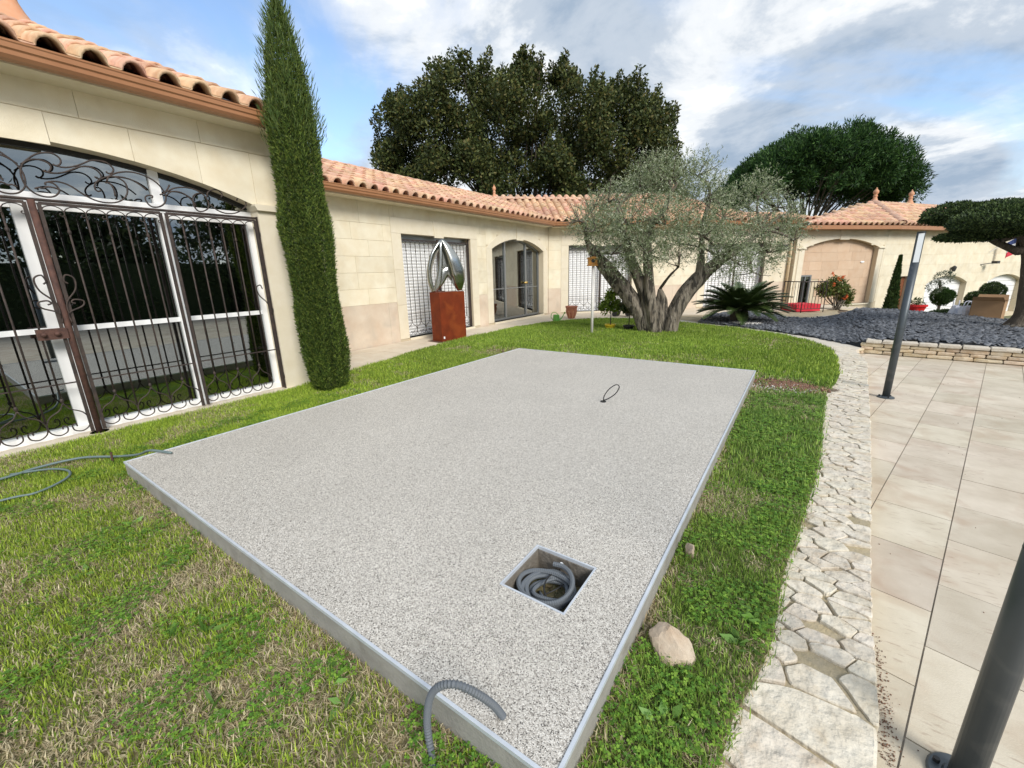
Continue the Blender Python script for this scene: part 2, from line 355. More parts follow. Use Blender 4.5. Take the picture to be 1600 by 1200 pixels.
def leaves(P, L, W, colors, up=None, upw=0.0, spread=1.0):
    """folded leaf quads at P (n,3); returns V,F,C. up: preferred direction (n,3) blended by upw"""
    n = len(P); R = rotm(n); ax = R[:, :, 0]
    if up is not None:
        ax = ax*(1-upw)*spread+up*upw; ax /= np.linalg.norm(ax, axis=1)[:, None]
    sd = np.cross(ax, R[:, :, 1]); sd /= np.linalg.norm(sd, axis=1)[:, None]+1e-9
    L = (np.zeros(n)+L)[:, None]; W = (np.zeros(n)+W)[:, None]
    nrm = np.cross(ax, sd)
    a = P; b = P+ax*L*.45+sd*W*.5+nrm*W*.12; c = P+ax*L; d = P+ax*L*.45-sd*W*.5+nrm*W*.12
    V = np.stack([a, b, c, d], 1).reshape(-1, 3); F = np.arange(4*n).reshape(n, 4)
    return V, F, np.repeat(colors, 4, axis=0)
def palette(n, cols, wts=None):
    cols = np.array(cols); i = rng.choice(len(cols), n, p=wts); return cols[i]*(rng.uniform(.8, 1.2, (n, 1)))
def lumps_pts(lumps, per, shell=.35, squash=1.0, under=1.0):
    """random points in ellipsoid lumps (x,y,z,r)"""
    out_ = []; nr = []
    for (x, y, z, r) in lumps:
        n = int(per*r*r*1.0) if per > 0 else int(-per)
        d = rng.normal(size=(n, 3)); d /= np.linalg.norm(d, axis=1)[:, None]
        rad = r*(shell+(1-shell)*rng.random((n, 1))**.6)*(0.75+.5*fbm(d[:, 0]*2+x, d[:, 1]*2+y, d[:, 2]*2+z)[:, None])
        p = d*rad; p[:, 2] *= squash; out_.append(p+np.array([x, y, z])); nr.append(d)
    return np.concatenate(out_), np.concatenate(nr)

# ------------------------------------------------------------------ ground
# lawn outline (world metres)
LAWN = [(-.03, 1.1), (-.01, 1.3), (.04, 1.5), (.08, 1.75), (.10, 2.2), (.16, 2.68), (.21, 3.13), (.27, 3.72), (.31, 4.5), (.38, 5.94), (.54, 7.08), (.58, 8.6), (.48, 9.55), (.08, 10.44), (-.54, 11.17), (-1.26, 11.69), (-2.06, 12.04), (-2.83, 12.5), (-4.06, 12.89), (-5.32, 12.38), (-6.01, 11.53), (-6.44, 10.0), (-6.45, 8.2), (-6.45, 6.8), (-6.33, 5.73), (-6.09, 4.73), (-5.95, 3.9), (-5.80, 3.02), (-5.72, 3.0), (-5.72, -4.5), (-.6, -4.5), (-.3, -1), (-.1, .6)]
PLAT = (-4.2, .72, -.39, 6.32)
def smooth_loop(L, n=4): 
    P = [Vector((x, y, 0)) for x, y in L]; out_ = []
    for i in range(len(P)):
        a, b, c, d = P[i-1], P[i], P[(i+1) % len(P)], P[(i+2) % len(P)]
        if (c-b).length > 2.2 or (b-a).length > 3.5 or (d-c).length > 3.5: out_.append(b); continue
        for k in range(n):
            t = k/n; out_.append(.5*((2*b)+(c-a)*t+(2*a-5*b+4*c-d)*t*t+(3*b-a-3*c+d)*t**3))
    return [(p.x, p.y) for p in out_]
LAWNS = smooth_loop(LAWN)
def inside(px, py, poly):
    r = np.zeros(len(px), bool); n = len(poly)
    for i in range(n):
        x1, y1 = poly[i]; x2, y2 = poly[(i+1) % n]
        if y1 == y2: continue
        c = ((y1 > py) != (y2 > py)) & (px < (x2-x1)*(py-y1)/(y2-y1)+x1); r ^= c
    return r
Tz = lambda u, v, w_: (u, v, w_)
def slab(name, poly, lo, hi, m, parent=None):
    return MB().prism(poly, lo, hi, Tz).build(name, m, parent)
# far land
g = MB().add([(-700, -700, -1.3), (700, -700, -1.3), (700, 700, -1.3), (-700, 700, -1.3)], [(0, 1, 2, 3)]).build('ground', mat('dry_land', (.10, .12, .05), 1, var=(.16, .14, .08), scale=.3)); struct(g)
# garden base that carries everything at about z 0
base = slab('garden_terrace', [(-22, -12), (-.2, -12), (-.2, 9.4), (.7, 9.2), (1.3, 10.5), (3.0, 14.6), (1.2, 17.9), (1.4, 19), (-.2, 20.0), (-9, 24), (-22, 20)], -1.35, -.06, 'soil'); struct(base)
lawn_mat = mat('lawn_thatch', (.09, .11, .03), 1, var=(.22, .18, .09), scale=9, bump=.9, bscale=45, stain=((.22, .18, .10), 2.2, .50, .62, .6))
lawn = slab('lawn', [p for p in LAWNS], -.2, 0.018, lawn_mat); struct(lawn)

# terrace slab along house (stone tiles over it)
terr = slab('terrace', [(-7.62, 2.9), (-5.70, 2.9), (-5.6, 3.8), (-6.0, 4.8), (-6.2, 12), (-4.5, 13.2), (-2.2, 12.6), (1.5, 10.6), (1.0, 17.8), (1.2, 19.2), (-.2, 20.2), (-.9, 19.8), (-7.62, 13.5)], -.2, -.008, M['mortar']); struct(terr)
def clip_poly(poly, a, b, c):
    """keep a*x+b*y<=c"""
    o = []
    for i in range(len(poly)):
        p, q = poly[i], poly[(i+1) % len(poly)]; dp = a*p[0]+b*p[1]-c; dq = a*q[0]+b*q[1]-c
        if dp <= 0: o.append(p)
        if (dp < 0) != (dq < 0) and abs(dp-dq) > 1e-9:
            t = dp/(dp-dq); o.append((p[0]+(q[0]-p[0])*t, p[1]+(q[1]-p[1])*t))
    return o
# house terrace tiles (middle wing)
yy = 3.05
row = 0
for i in range(22):
    for j in range(3):
        x0 = -7.58+j*.6; x1 = x0+.594; y0 = 2.95+i*.55+(j % 2)*.27; y1 = y0+.544
        pl = [(x0, y0), (x1, y0), (x1, y1), (x0, y1)]
        if y0 < 4.6: pl = clip_poly(pl, 1, .25, -5.0)
        if y1 > 13.2: pl = clip_poly(pl, -.682, .731, (.682*7.6+.731*13.40))
        if len(pl) > 2: MB().prism(pl, -.012, .012+random.uniform(-.001, .001), Tz).build('terrace_tile', 'terr', terr)
# terrace tiles in front of the diagonal wing
dv = (.7339, .6793); nv = (.6793, -.7339)
def dg(u, w_): return (-7.6+dv[0]*u+nv[0]*w_, 13.42+dv[1]*u+nv[1]*w_)
LB = [(p[0], p[1]) for p in LAWNS]
for i in range(18):
    for j in range(3):
        u0 = .1+i*.6; w0 = .02+j*.7
        if j == 0 and u0 < .3: continue
        pl = [dg(u0, w0), dg(u0, w0+.693), dg(u0+.593, w0+.693), dg(u0+.593, w0)]
        MB().prism(pl, -.012, .012, Tz).build('terrace_tile', 'terr', terr)

# pale concrete path between lawn and slate bed
PATH_IN = [(.60, 8.6), (.50, 9.57), (.09, 10.46), (-.53, 11.19), (-1.25, 11.71), (-2.05, 12.06), (-2.82, 12.52), (-4.05, 12.91), (-5.0, 12.75)]
PATH_OUT = [(1.02, 9.9), (.80, 10.35), (.30, 10.95), (-.45, 11.62), (-1.2, 12.15), (-1.95, 12.55), (-2.6, 13.1), (-3.9, 13.75), (-5.0, 13.9)]
path = MB()
for i in range(len(PATH_IN)-1):
    path.prism([PATH_IN[i], PATH_OUT[i], PATH_OUT[i+1], PATH_IN[i+1]], -.1, .006, Tz)
struct(path.build('garden_path', 'path'))

# slate bed
BED = [(-2.35, 12.75), (-1.95, 12.55), (-1.2, 12.15), (-.45, 11.62), (.30, 10.95), (.80, 10.30), (1.12, 10.05), (2.0, 9.95), (3.1, 9.84), (4.5, 9.65), (5.4, 9.55), (5.3, 11.5), (4.15, 13.8), (3.3, 14.9), (2.33, 16.35), (1.62, 16.6), (.79, 15.5), (.25, 14.6), (-.3, 14.75), (-1.25, 16.4), (-1.9, 16.3), (-2.4, 14.8)]
def bedz(x, y): return .02+.16*np.clip((np.asarray(x)-.82)/.6, 0, 1)
bed = MB(); bed.add([(x, y, float(bedz(x, y))) for x, y in BED]+[(x, y, -1.3) for x, y in BED], [tuple(range(len(BED)))]+[(i, (i+1) % len(BED), len(BED)+(i+1) % len(BED), len(BED)+i) for i in range(len(BED))])
bed = bed.build('slate_bed', 'slate_base'); struct(bed)
def scatter_in(poly, n, margin=0):
    xs = [p[0] for p in poly]; ys = [p[1] for p in poly]
    x = rng.uniform(min(xs), max(xs), n); y = rng.uniform(min(ys), max(ys), n); k = inside(x, y, poly); return x[k], y[k]
x, y = scatter_in(BED, 36000); n = len(x)
P = np.stack([x, y, bedz(x, y)+rng.uniform(.005, .03, n)], 1)
R = rotm(n); th = rng.uniform(0, 2*PI, n); tilt = rng.normal(0, .5, n); tilt2 = rng.normal(0, .5, n)
ax = np.stack([np.cos(th), np.sin(th), np.sin(tilt)*.8], 1); ax /= np.linalg.norm(ax, axis=1)[:, None]
bx = np.stack([-np.sin(th), np.cos(th), np.sin(tilt2)*.8], 1); bx -= ax*(ax*bx).sum(1)[:, None]; bx /= np.linalg.norm(bx, axis=1)[:, None]
nz = np.cross(ax, bx); a_ = rng.uniform(.03, .085, n)[:, None]; b_ = rng.uniform(.018, .05, n)[:, None]; h_ = rng.uniform(.004, .010, n)[:, None]
sh = [(-1, -.7), (.2, -1), (1, -.1), (.5, .9), (-.7, .8)]
top = [P+ax*a_*s+bx*b_*t+nz*h_ for s, t in sh]; bot = [P+ax*a_*s*1.05+bx*b_*t*1.05-nz*h_ for s, t in sh]
V = np.stack(top+bot, 1).reshape(-1, 3); o = (np.arange(n)*10)[:, None]
tris = [(0, 1, 2), (0, 2, 3), (0, 3, 4)]
for i in range(5): j = (i+1) % 5; tris += [(i, i+5, j+5), (i, j+5, j)]
F = (np.array(tris)[None]+o[:, :, None]).reshape(-1, 3)
sl_o = np_mesh('slate_chips', V, F, 'slate', kind='stuff'); sl_o['label'] = 'dark blue grey slate chips covering the raised garden bed'; sl_o['category'] = 'slate chips'

# pale kerb along the far side of the bed
KERB = [(5.25, 11.6), (4.2, 13.9), (3.36, 15.0), (2.38, 16.47), (1.6, 16.72), (.72, 15.6), (.2, 14.72), (-.25, 14.87), (-1.2, 16.5)]
kb = MB()
for i in range(len(KERB)-1):
    a, b = Vector((*KERB[i], 0)), Vector((*KERB[i+1], 0)); d = (b-a).normalized(); nn = Vector((-d.y, d.x, 0))*(-.09)
    kb.prism([tuple((a)[:2]), tuple((b)[:2]), tuple((b+nn)[:2]), tuple((a+nn)[:2])], -1.2, .16 if i < 4 else .035, Tz)
struct(kb.build('bed_kerb', 'path'))

# ------------------------------------------------------------------ patio (travertine)
patio = slab('patio', [(.2, -10), (18, -10), (18, 8.5), (5.4, 9.5), (3.0, 9.75), (1.0, 9.95), (.6, 9.9), (.3, 8), (.1, 2)], -.5, -.108, M['pjoint']); struct(patio)
an = math.radians(14.6); td = Vector((math.sin(an), math.cos(an))); tn = Vector((math.cos(an), -math.sin(an)))
o0 = Vector((.46, 1.53))
tw, tl = .372, .545
WALLF = lambda x_: 9.94-(x_-1.06)*.108   # base line of the dry stone wall
cnt = 0
for i in range(-7, 34):
    for j in range(-6, 24):
        u = i*tw; v = j*tl+(.5 if i % 2 else 0)*tl+.12
        c = o0+tn*(u+tw/2)+td*(v+tl/2)
        dist = math.hypot(c.x, c.y)
        if c.y < .4 or c.x > 7.5 or c.x < .2 or c.y > 10.6 or (c.x > 1.15*c.y+1.2): continue
        g_ = .0028
        pl = [tuple(o0+tn*(u+g_)+td*(v+g_)), tuple(o0+tn*(u+tw-g_)+td*(v+g_)), tuple(o0+tn*(u+tw-g_)+td*(v+tl-g_)), tuple(o0+tn*(u+g_)+td*(v+tl-g_))]
        pl = clip_poly(pl, .108, 1, 9.93+.108*1.06)
        pl = clip_poly(pl, -1, .10, (.30 if c.y > 8 else -.02))
        if len(pl) < 3: continue
        A = .5*abs(sum(pl[k][0]*pl[(k+1) % len(pl)][1]-pl[(k+1) % len(pl)][0]*pl[k][1] for k in range(len(pl))))
        if A < .004: continue
        b = MB(); h = -.100+random.uniform(-.0015, .0015)
        b.prism(pl, -.12, h, Tz).build('paving_tile', 'trav', patio); cnt += 1
# far plain part of the patio, out to the right and behind the camera
slabm = MB().prism([(.45, -9.9), (17.9, -9.9), (17.9, 8.3), (8.2, 9.0), (7.6, 7.0), (1.2, .35), (.45, .35)], -.119, -.1035, Tz).build('patio_far', M['trav']); slabm.name = 'patio_surface'; struct(slabm)

# ------------------------------------------------------------------ crazy paving strip
SL = [(-.45, -1), (-.1, .6), (-.05, 1.1), (-.03, 1.3), (.02, 1.5), (.05, 1.75), (.08, 2.2), (.14, 2.68), (.19, 3.13), (.25, 3.72), (.29, 4.5), (.36, 5.94), (.52, 7.08), (.56, 8.6), (.55, 9.3)]
SR = [(.30, -1), (.33, .6), (.35, 1.1), (.37, 1.38), (.40, 1.58), (.42, 1.96), (.47, 2.55), (.58, 3.67), (.73, 5.36), (.86, 7.0), (.97, 8.25), (.98, 8.7), (.93, 9.3)]
def lerp(T_, y_):
    for i in range(len(T_)-1):
        if T_[i][1] <= y_ <= T_[i+1][1]: t = (y_-T_[i][1])/(T_[i+1][1]-T_[i][1]); return T_[i][0]+(T_[i+1][0]-T_[i][0])*t
    return T_[0][0] if y_ < T_[0][1] else T_[-1][0]
ys_ = np.linspace(-1, 9.4, 70)
strip_poly = [(lerp(SR, v)-.004, v) for v in ys_]+[(lerp(SL, v)-.05, v) for v in ys_[::-1]]
strip = slab('crazy_paving', strip_poly, -.2, -.008, 'mortar'); struct(strip)
seeds = []
random.seed(21)
BIG = [(.22, 1.45, .17), (.1, 1.22, .14), (.28, 1.1, .15), (.30, 2.62, .12)]
for (bx_, by_, br) in BIG: seeds.append((bx_, by_))
tries = 0
while len(seeds) < 290 and tries < 60000:
    tries += 1; y_ = random.uniform(.3, 9.35)
    if random.random() < .2: y_ = random.uniform(1.5, 3.2)
    xl, xr = lerp(SL, y_), lerp(SR, y_); x_ = random.uniform(xl-.03, xr+.0)
    dmin = .066+.06*random.random()+(.012 if y_ > 4 else 0)+(.14 if y_ < 1.62 else 0)
    if any((x_-a)**2*.42+(y_-b)**2*1.5 < (dmin)**2 for a, b in seeds): continue
    if any((x_-a)**2+(y_-b)**2 < (r_*1.0)**2 for a, b, r_ in BIG): continue
    seeds.append((x_, y_))
for (sx_, sy_) in seeds:
    pl = [(sx_-.6, sy_-.6), (sx_+.6, sy_-.6), (sx_+.6, sy_+.6), (sx_-.6, sy_+.6)]
    for (ox, oy) in seeds:
        if (ox, oy) == (sx_, sy_) or abs(ox-sx_) > .9 or abs(oy-sy_) > .9: continue
        # metric stretched: stones are longer across the strip
        kx, ky = .38, 1.0
        a = (ox-sx_)*kx; b = (oy-sy_)*ky; c = .5*((ox*ox-sx_*sx_)*kx+(oy*oy-sy_*sy_)*ky)
        gap = random.choice((.0015, .0025, .004, .008)) if sy_ > 1.6 else random.choice((.003, .006, .012)); nl = math.hypot(a, b)
        pl = clip_poly(pl, a, b, c-gap*nl)
        if len(pl) < 3: break
    if len(pl) < 3: continue
    if 1.7 < sy_ < 3.0 and random.random() < .13: continue
    # right edge straight against the patio, left edge ragged under the grass
    e0, e1 = lerp(SR, sy_-.15), lerp(SR, sy_+.15); sl_ = (e1-e0)/.3
    pl = clip_poly(pl, 1, -sl_, lerp(SR, sy_)-sl_*sy_+random.uniform(-.004, .004))
    e0, e1 = lerp(SL, sy_-.15), lerp(SL, sy_+.15); sl_ = (e1-e0)/.3
    pl = clip_poly(pl, -1, sl_, -(lerp(SL, sy_)-sl_*sy_)+random.uniform(.0, .04))
    if len(pl) < 3: continue
    A = .5*abs(sum(pl[k][0]*pl[(k+1) % len(pl)][1]-pl[(k+1) % len(pl)][0]*pl[k][1] for k in range(len(pl))))
    if A < .0012: continue
    # chaikin with some irregularity
    for it in range(2):
        q = []
        for k in range(len(pl)):
            p0, p1 = pl[k], pl[(k+1) % len(pl)]; t = .09 if it == 0 else .25
            q += [(p0[0]+(p1[0]-p0[0])*t, p0[1]+(p1[1]-p0[1])*t), (p0[0]+(p1[0]-p0[0])*(1-t), p0[1]+(p1[1]-p0[1])*(1-t))]
        pl = q
    pl = [(p[0]+random.uniform(-.0025, .0025), p[1]+random.uniform(-.0025, .0025)) for p in pl]
    cxm = sum(p[0] for p in pl)/len(pl); cym = sum(p[1] for p in pl)/len(pl); n_ = len(pl)
    hz = random.uniform(.002, .012); tx_, ty_ = random.uniform(-.03, .03), random.uniform(-.03, .03)
    zt = lambda q: hz+(q[0]-cxm)*tx_+(q[1]-cym)*ty_
    vs_ = [(p[0], p[1], -.03) for p in pl]+[(p[0], p[1], zt(p)-.005) for p in pl]
    ins = [(cxm+(p[0]-cxm)*.95, cym+(p[1]-cym)*.95) for p in pl]; vs_ += [(p[0], p[1], zt(p)) for p in ins]+[(cxm, cym, hz)]
    fs_ = [(i, (i+1) % n_, n_+(i+1) % n_, n_+i) for i in range(n_)]+[(n_+i, n_+(i+1) % n_, 2*n_+(i+1) % n_, 2*n_+i) for i in range(n_)]+[(2*n_+i, 2*n_+(i+1) % n_, 3*n_) for i in range(n_)]
    MB().add(vs_, fs_).build('paving_stone', 'pave_edge', strip)

# ------------------------------------------------------------------ dry stone wall of the bed
random.seed(5)
dw = thing('dry_stone_wall', 'low dry stone wall of tan stones with pale coping holding the slate bed', 'stone wall', (1.06, 9.94, -.1))
dw.location = (0, 0, 0)
core = MB(); core.prism([(1.12, 10.02), (5.4, 9.56), (5.4, 9.75), (1.1, 10.2)], -.12, .10, Tz); core.build('wall_core', 'mortar', dw)
wd = Vector((1, -.108, 0)).normalized(); wnn = Vector((wd.y, -wd.x, 0))*-1; wnn = Vector((-wd.y, wd.x, 0))
def stone_mesh(L_, D_, H_):
    b = MB(); nx_, = (3,); vs_ = []; 
    for k, (zz_, ins_) in enumerate(((0, .010), (.22, 0), (.75, 0), (1, .012))):
        for (ax_, ay_) in ((0, 0), (.5, -.006), (1, 0), (1, 1), (0, 1)):
            X_ = ax_*L_; Y_ = ay_*D_ if ay_ >= 0 else ay_*1.5
            X_ += (ins_ if ax_ == 0 else -ins_ if ax_ == 1 else 0); Y_ += (ins_ if ay_ <= 0 else -ins_)
            vs_.append((X_+random.uniform(-.005, .005), Y_+random.uniform(-.006, .006), zz_*H_+random.uniform(-.003, .003)))
    fs_ = [(k*5+i, k*5+(i+1) % 5, (k+1)*5+(i+1) % 5, (k+1)*5+i) for k in range(3) for i in range(5)]+[(4, 3, 2, 1, 0), (15, 16, 17, 18, 19)]
    return b.add(vs_, fs_)
def wall_run(p0, d_, Ltot, courses):
    nn = Vector((-d_.y, d_.x, 0)); zc = -.098
    for ci, (h_c, cop) in enumerate(courses):
        s_ = -random.uniform(0, .08) if not cop else 0
        while s_ < Ltot:
            L_ = random.uniform(.16, .36)*(1.2 if cop else 1); L_ = min(L_, Ltot-s_+.05)
            if L_ < .05: break
            hh = h_c*random.uniform(.86, 1.0)
            b = stone_mesh(L_-.012, .26 if cop else .14, hh)
            o_ = b.build('coping_stone' if cop else 'wall_stone', 'coping' if cop else 'wallstone', dw, smooth=False)
            off = (-.02 if cop else random.uniform(-.008, .012))
            o_.location = p0+d_*s_+nn*off+Vector((0, 0, zc)); o_.rotation_euler = (0, 0, math.atan2(d_.y, d_.x)+random.uniform(-.02, .02))
            s_ += L_
        zc += h_c
wall_run(Vector((1.08, 9.94, 0)), wd, 4.3, [(.07, 0), (.06, 0), (.065, 0), (.07, 1)])
d2 = Vector((1.08-.66, 9.94-9.42, 0)).normalized()
wall_run(Vector((.70, 9.45, 0)), d2, .55, [(.05, 0), (.05, 0)])

# ------------------------------------------------------------------ house
house = thing('house', 'single storey pale limestone house with terracotta tile roofs around the garden', 'house')
def frame(o_, d_):
    """local wall frame: u along, v up, w outwards (towards the garden)"""
    o_ = Vector(o_); d_ = Vector((d_[0], d_[1], 0)).normalized(); n_ = Vector((d_.y, -d_.x, 0))
    return lambda u, v, w_: tuple(o_+d_*u+n_*w_+Vector((0, 0, v)))
W1 = frame((-5.775, -3.2, 0), (0, 1)); W1U = 3.2             # u = Y + 3.2
W2 = frame((-7.625, 3.0, 0), (0, 1))                          # u = Y - 3
W3 = frame((-7.6-.017, 13.42+.018, 0), dv)
def arc(u0, u1, spring, rise, n=14):
    """points of a segmental arc from u0 to u1"""
    h_ = (u1-u0)/2; Rr = (h_*h_+rise*rise)/(2*rise); cc = spring+rise-Rr; mid = (u0+u1)/2; a0 = math.asin(h_/Rr)
    return [(mid+Rr*math.sin(-a0+2*a0*i/n), cc+Rr*math.cos(-a0+2*a0*i/n)) for i in range(n+1)]
def wall_core(T, L_, H, ops, parent, z0=-.1, thick=.35, m='joint', cap=0.0):
    """solid wall with openings ops=(u0,u1,v0,spring,rise)"""
    b = MB(); u = 0
    for (a, c, v0, sp_, rise) in sorted(ops):
        if a > u: b.box2((u, z0, -thick), (a, H, 0), T=T)
        if v0 > z0: b.box2((a, z0, -thick), (c, v0, 0), T=T)
        if rise > 0:
            A = arc(a, c, sp_, rise); b.prism(A+[(c, H), (a, H)], -thick, 0, T)
        else: b.box2((a, sp_, -thick), (c, H, 0), T=T)
        u = c
    if u < L_: b.box2((u, z0, -thick), (L_, H, 0), T=T)
    return b.build('wall', m, parent)
def block(T, u0, u1, v0, v1, parent, m='stone', d=.010, name='stone_block', gap=.0016, ch=.0025):
    u0 += gap; u1 -= gap; v0 += gap; v1 -= gap
    if u1-u0 < .02 or v1-v0 < .02: return
    q = [(u0, v0), (u1, v0), (u1, v1), (u0, v1)]; c = [(u0+ch, v0+ch), (u1-ch, v0+ch), (u1-ch, v1-ch), (u0+ch, v1-ch)]
    vs_ = [T(a, b, 0) for a, b in q]+[T(a, b, d-ch) for a, b in q]+[T(a, b, d) for a, b in c]
    fs_ = [(i, (i+1) % 4, 4+(i+1) % 4, 4+i) for i in range(4)]+[(4+i, 4+(i+1) % 4, 8+(i+1) % 4, 8+i) for i in range(4)]+[(8, 9, 10, 11)]
    return MB().add(vs_, fs_).build(name, m, parent)
def clad(T, L_, H, keep, parent, z0=0, plinth=.92, course=.33, bl=(.75, 1.15), m='stone', mb='stone_base', us=0, d=.010):
    """stone courses, skipping the rectangles keep=(u0,u1,v0,v1)"""
    rows = []; v = z0
    if plinth: rows.append((z0, plinth, mb, 1.5)); v = plinth
    while v < H-.05:
        v2 = min(v+course, H)
        if H-v2 < .12: v2 = H
        rows.append((v, v2, m, 1.0)); v = v2
    for (v0, v1, mm, f) in rows:
        u = us-random.uniform(0, .5)
        while u < L_:
            u_ = u+random.uniform(*bl)*f
            if L_-u_ < .2: u_ = L_
            segs = [(max(u, us), min(u_, L_), v0, v1)]
            for (a, c, b0, b1) in keep:
                ns = []
                for (s0, s1, t0, t1) in segs:
                    if s1 <= a or s0 >= c or t1 <= b0 or t0 >= b1: ns.append((s0, s1, t0, t1)); continue
                    if s0 < a: ns.append((s0, a, t0, t1))
                    if s1 > c: ns.append((c, s1, t0, t1))
                    m0, m1 = max(s0, a), min(s1, c)
                    if t0 < b0: ns.append((m0, m1, t0, b0))
                    if t1 > b1: ns.append((m0, m1, b1, t1))
                segs = ns
            for (s0, s1, t0, t1) in segs:
                if s1-s0 > .03 and t1-t0 > .03: block(T, s0, s1, t0, t1, parent, mm, d)
            u = u_
def surround(T, u0, u1, v0, spring, rise, parent, wj=.28, top=.32, d=.016, depth=.25, impost=True, m='trim'):
    """dressed stone jambs and head round an opening, with reveals"""
    for (a, c) in ((u0-wj, u0), (u1, u1+wj)):
        v = v0; hs = (spring-v0)/3
        for k in range(3):
            block(T, a, c, v+hs*k, v+hs*(k+1), parent, m, d, 'jamb_stone', .0015, .003)
    if rise > 0:
        A = arc(u0, u1, spring, rise, 16)
        Tp = spring+rise+top
        # voussoir head in three pieces and a keystone
        pcs = [(0, 7), (7, 9), (9, 16)]
        for (i0, i1) in pcs:
            key = (i0 == 7); pts = A[i0:i1+1]
            ul = (u0-wj if i0 == 0 else pts[0][0]+.002); ur = (u1+wj if i1 == 16 else pts[-1][0]-.002)
            out_ = arc(u0-wj, u1+wj, spring+.0, rise+top, 24)
            up = [p for p in out_ if ul+1e-3 < p[0] < ur-1e-3]
            def vo(uq):
                for k in range(24):
                    if out_[k][0] <= uq <= out_[k+1][0]: t = (uq-out_[k][0])/(out_[k+1][0]-out_[k][0]); return out_[k][1]+(out_[k+1][1]-out_[k][1])*t
                return spring
            poly = [(ul, pts[0][1] if i0 else spring)]+[p for p in pts if ul < p[0] < ur]+[(ur, pts[-1][1] if i1 != 16 else spring), (ur, max(vo(ur), spring+.02))]+up[::-1]+[(ul, max(vo(ul), spring+.02))]
            if key: poly = [(ul, pts[0][1]-.035), (ur, pts[-1][1]-.035), (ur, Tp+.04), (ul, Tp+.04)]
            MB().prism(poly, 0, d+(.015 if key else 0), T).build('key_stone' if key else 'arch_stone', m, parent)
    else:
        mid = (u0+u1)/2
        block(T, u0-wj, mid-.16, spring, spring+top, parent, m, d, 'lintel_stone', .0015, .003)
        block(T, mid+.16, u1+wj, spring, spring+top, parent, m, d, 'lintel_stone', .0015, .003)
        b = MB().prism([(mid-.158, spring-.04), (mid+.158, spring-.04), (mid+.19, spring+top), (mid-.19, spring+top)], 0, d+.012, T); b.build('key_stone', m, parent)
    # sill
    MB().box2((u0-.0, v0-.06, -.2), (u1+.0, v0, d+.03), T=T).build('sill', m, parent)

# wall 1 : near wing with the wide arched opening
H1 = 3.26
w1 = wall_core(W1, 6.5, H1, [(2.2, 6.02, .015, 2.38, .37)], house)
random.seed(9)
def W1arch():
    A = arc(2.2, 6.02, 2.38, .37, 20)
    cuts = [0, 3, 6, 9, 11, 14, 17, 20]
    for i in range(len(cuts)-1):
        pts = A[cuts[i]:cuts[i+1]+1]; ul, ur = pts[0][0]+.002, pts[-1][0]-.002
        key = (cuts[i] == 9)
        poly = [(ul, pts[0][1])]+pts[1:-1]+[(ur, pts[-1][1]), (ur, 2.985), (ul, 2.985)]
        if key: poly = [(ul, pts[0][1]-.03), (ur, pts[-1][1]-.03), (ur, 2.985), (ul, 2.985)]
        MB().prism(poly, 0, .008+(.012 if key else 0), W1).build('arch_stone', 'stone', w1)
W1arch()
u = -.1
while u < 6.5:
    u_ = min(u+random.uniform(.8, 1.15), 6.5); block(W1, max(u, 0), u_, 2.99, H1, w1); u = u_
block(W1, 6.022, 6.5, 2.405, 2.985, w1)
# right pillar with impost
MB().box2((6.0, 0, -.3), (6.52, 2.33, .03), T=W1).build('pillar', 'trim', w1)
b = MB().prism([(5.985, 2.33), (6.54, 2.33), (6.58, 2.38), (6.58, 2.40), (5.96, 2.40), (5.96, 2.38)], -.3, .075, W1); b.build('impost', 'trim', w1)
clad(W1, 2.18, 2.985, [], w1, plinth=.92)
# side wall of the near wing and reveals
MB().box2((6.5, -.1, -8), (6.51, H1, 0), T=W1).build('side_wall', 'stone', house)

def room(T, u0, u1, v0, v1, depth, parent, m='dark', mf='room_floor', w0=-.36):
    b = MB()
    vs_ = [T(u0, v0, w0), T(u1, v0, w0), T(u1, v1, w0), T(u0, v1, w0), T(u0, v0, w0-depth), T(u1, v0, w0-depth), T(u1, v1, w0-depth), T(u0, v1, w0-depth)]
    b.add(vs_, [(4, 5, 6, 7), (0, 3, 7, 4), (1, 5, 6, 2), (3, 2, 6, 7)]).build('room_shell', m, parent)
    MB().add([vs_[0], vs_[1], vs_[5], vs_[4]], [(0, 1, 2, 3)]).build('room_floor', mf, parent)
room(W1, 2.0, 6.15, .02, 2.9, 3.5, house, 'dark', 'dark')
# white glazed frame in the arch
win1 = bpy.data.objects.new('window', None); link(win1, house)
def bar(T, u0, u1, v0, v1, w0, w1_, name, m, parent): return MB().box2((u0, v0, w0), (u1, v1, w1_), T=T).build(name, m, parent)
def arc_at(A, u):
    for k in range(len(A)-1):
        if A[k][0] <= u <= A[k+1][0]: t = (u-A[k][0])/(A[k+1][0]-A[k][0]); return (u, A[k][1]+(A[k+1][1]-A[k][1])*t)
    return A[-1]
def arcpiece(T, A, th, w0, w1_, name, m, parent):
    return MB().prism(A+[(p[0], p[1]-th) for p in A[::-1]], w0, w1_, T).build(name, m, parent)
Af = arc(2.2, 6.02, 2.38, .37, 24)
arcpiece(W1, [(p[0], p[1]+.01) for p in Af], .055, -.235, -.16, 'head_frame', 'black', win1)
bar(W1, 2.2, 6.02, 2.235, 2.325, -.24, -.15, 'transom', 'white', win1)
bar(W1, 2.2, 6.02, .03, .10, -.24, -.13, 'bottom_rail', 'white', win1)
for y_ in (5.98, 5.065, 4.02, 3.0, 2.24):
    bar(W1, y_-(.055 if y_ == 4.02 else .042), y_+(.055 if y_ == 4.02 else .042), .10, 2.235, -.235, -.155, 'mullion', 'white', win1)
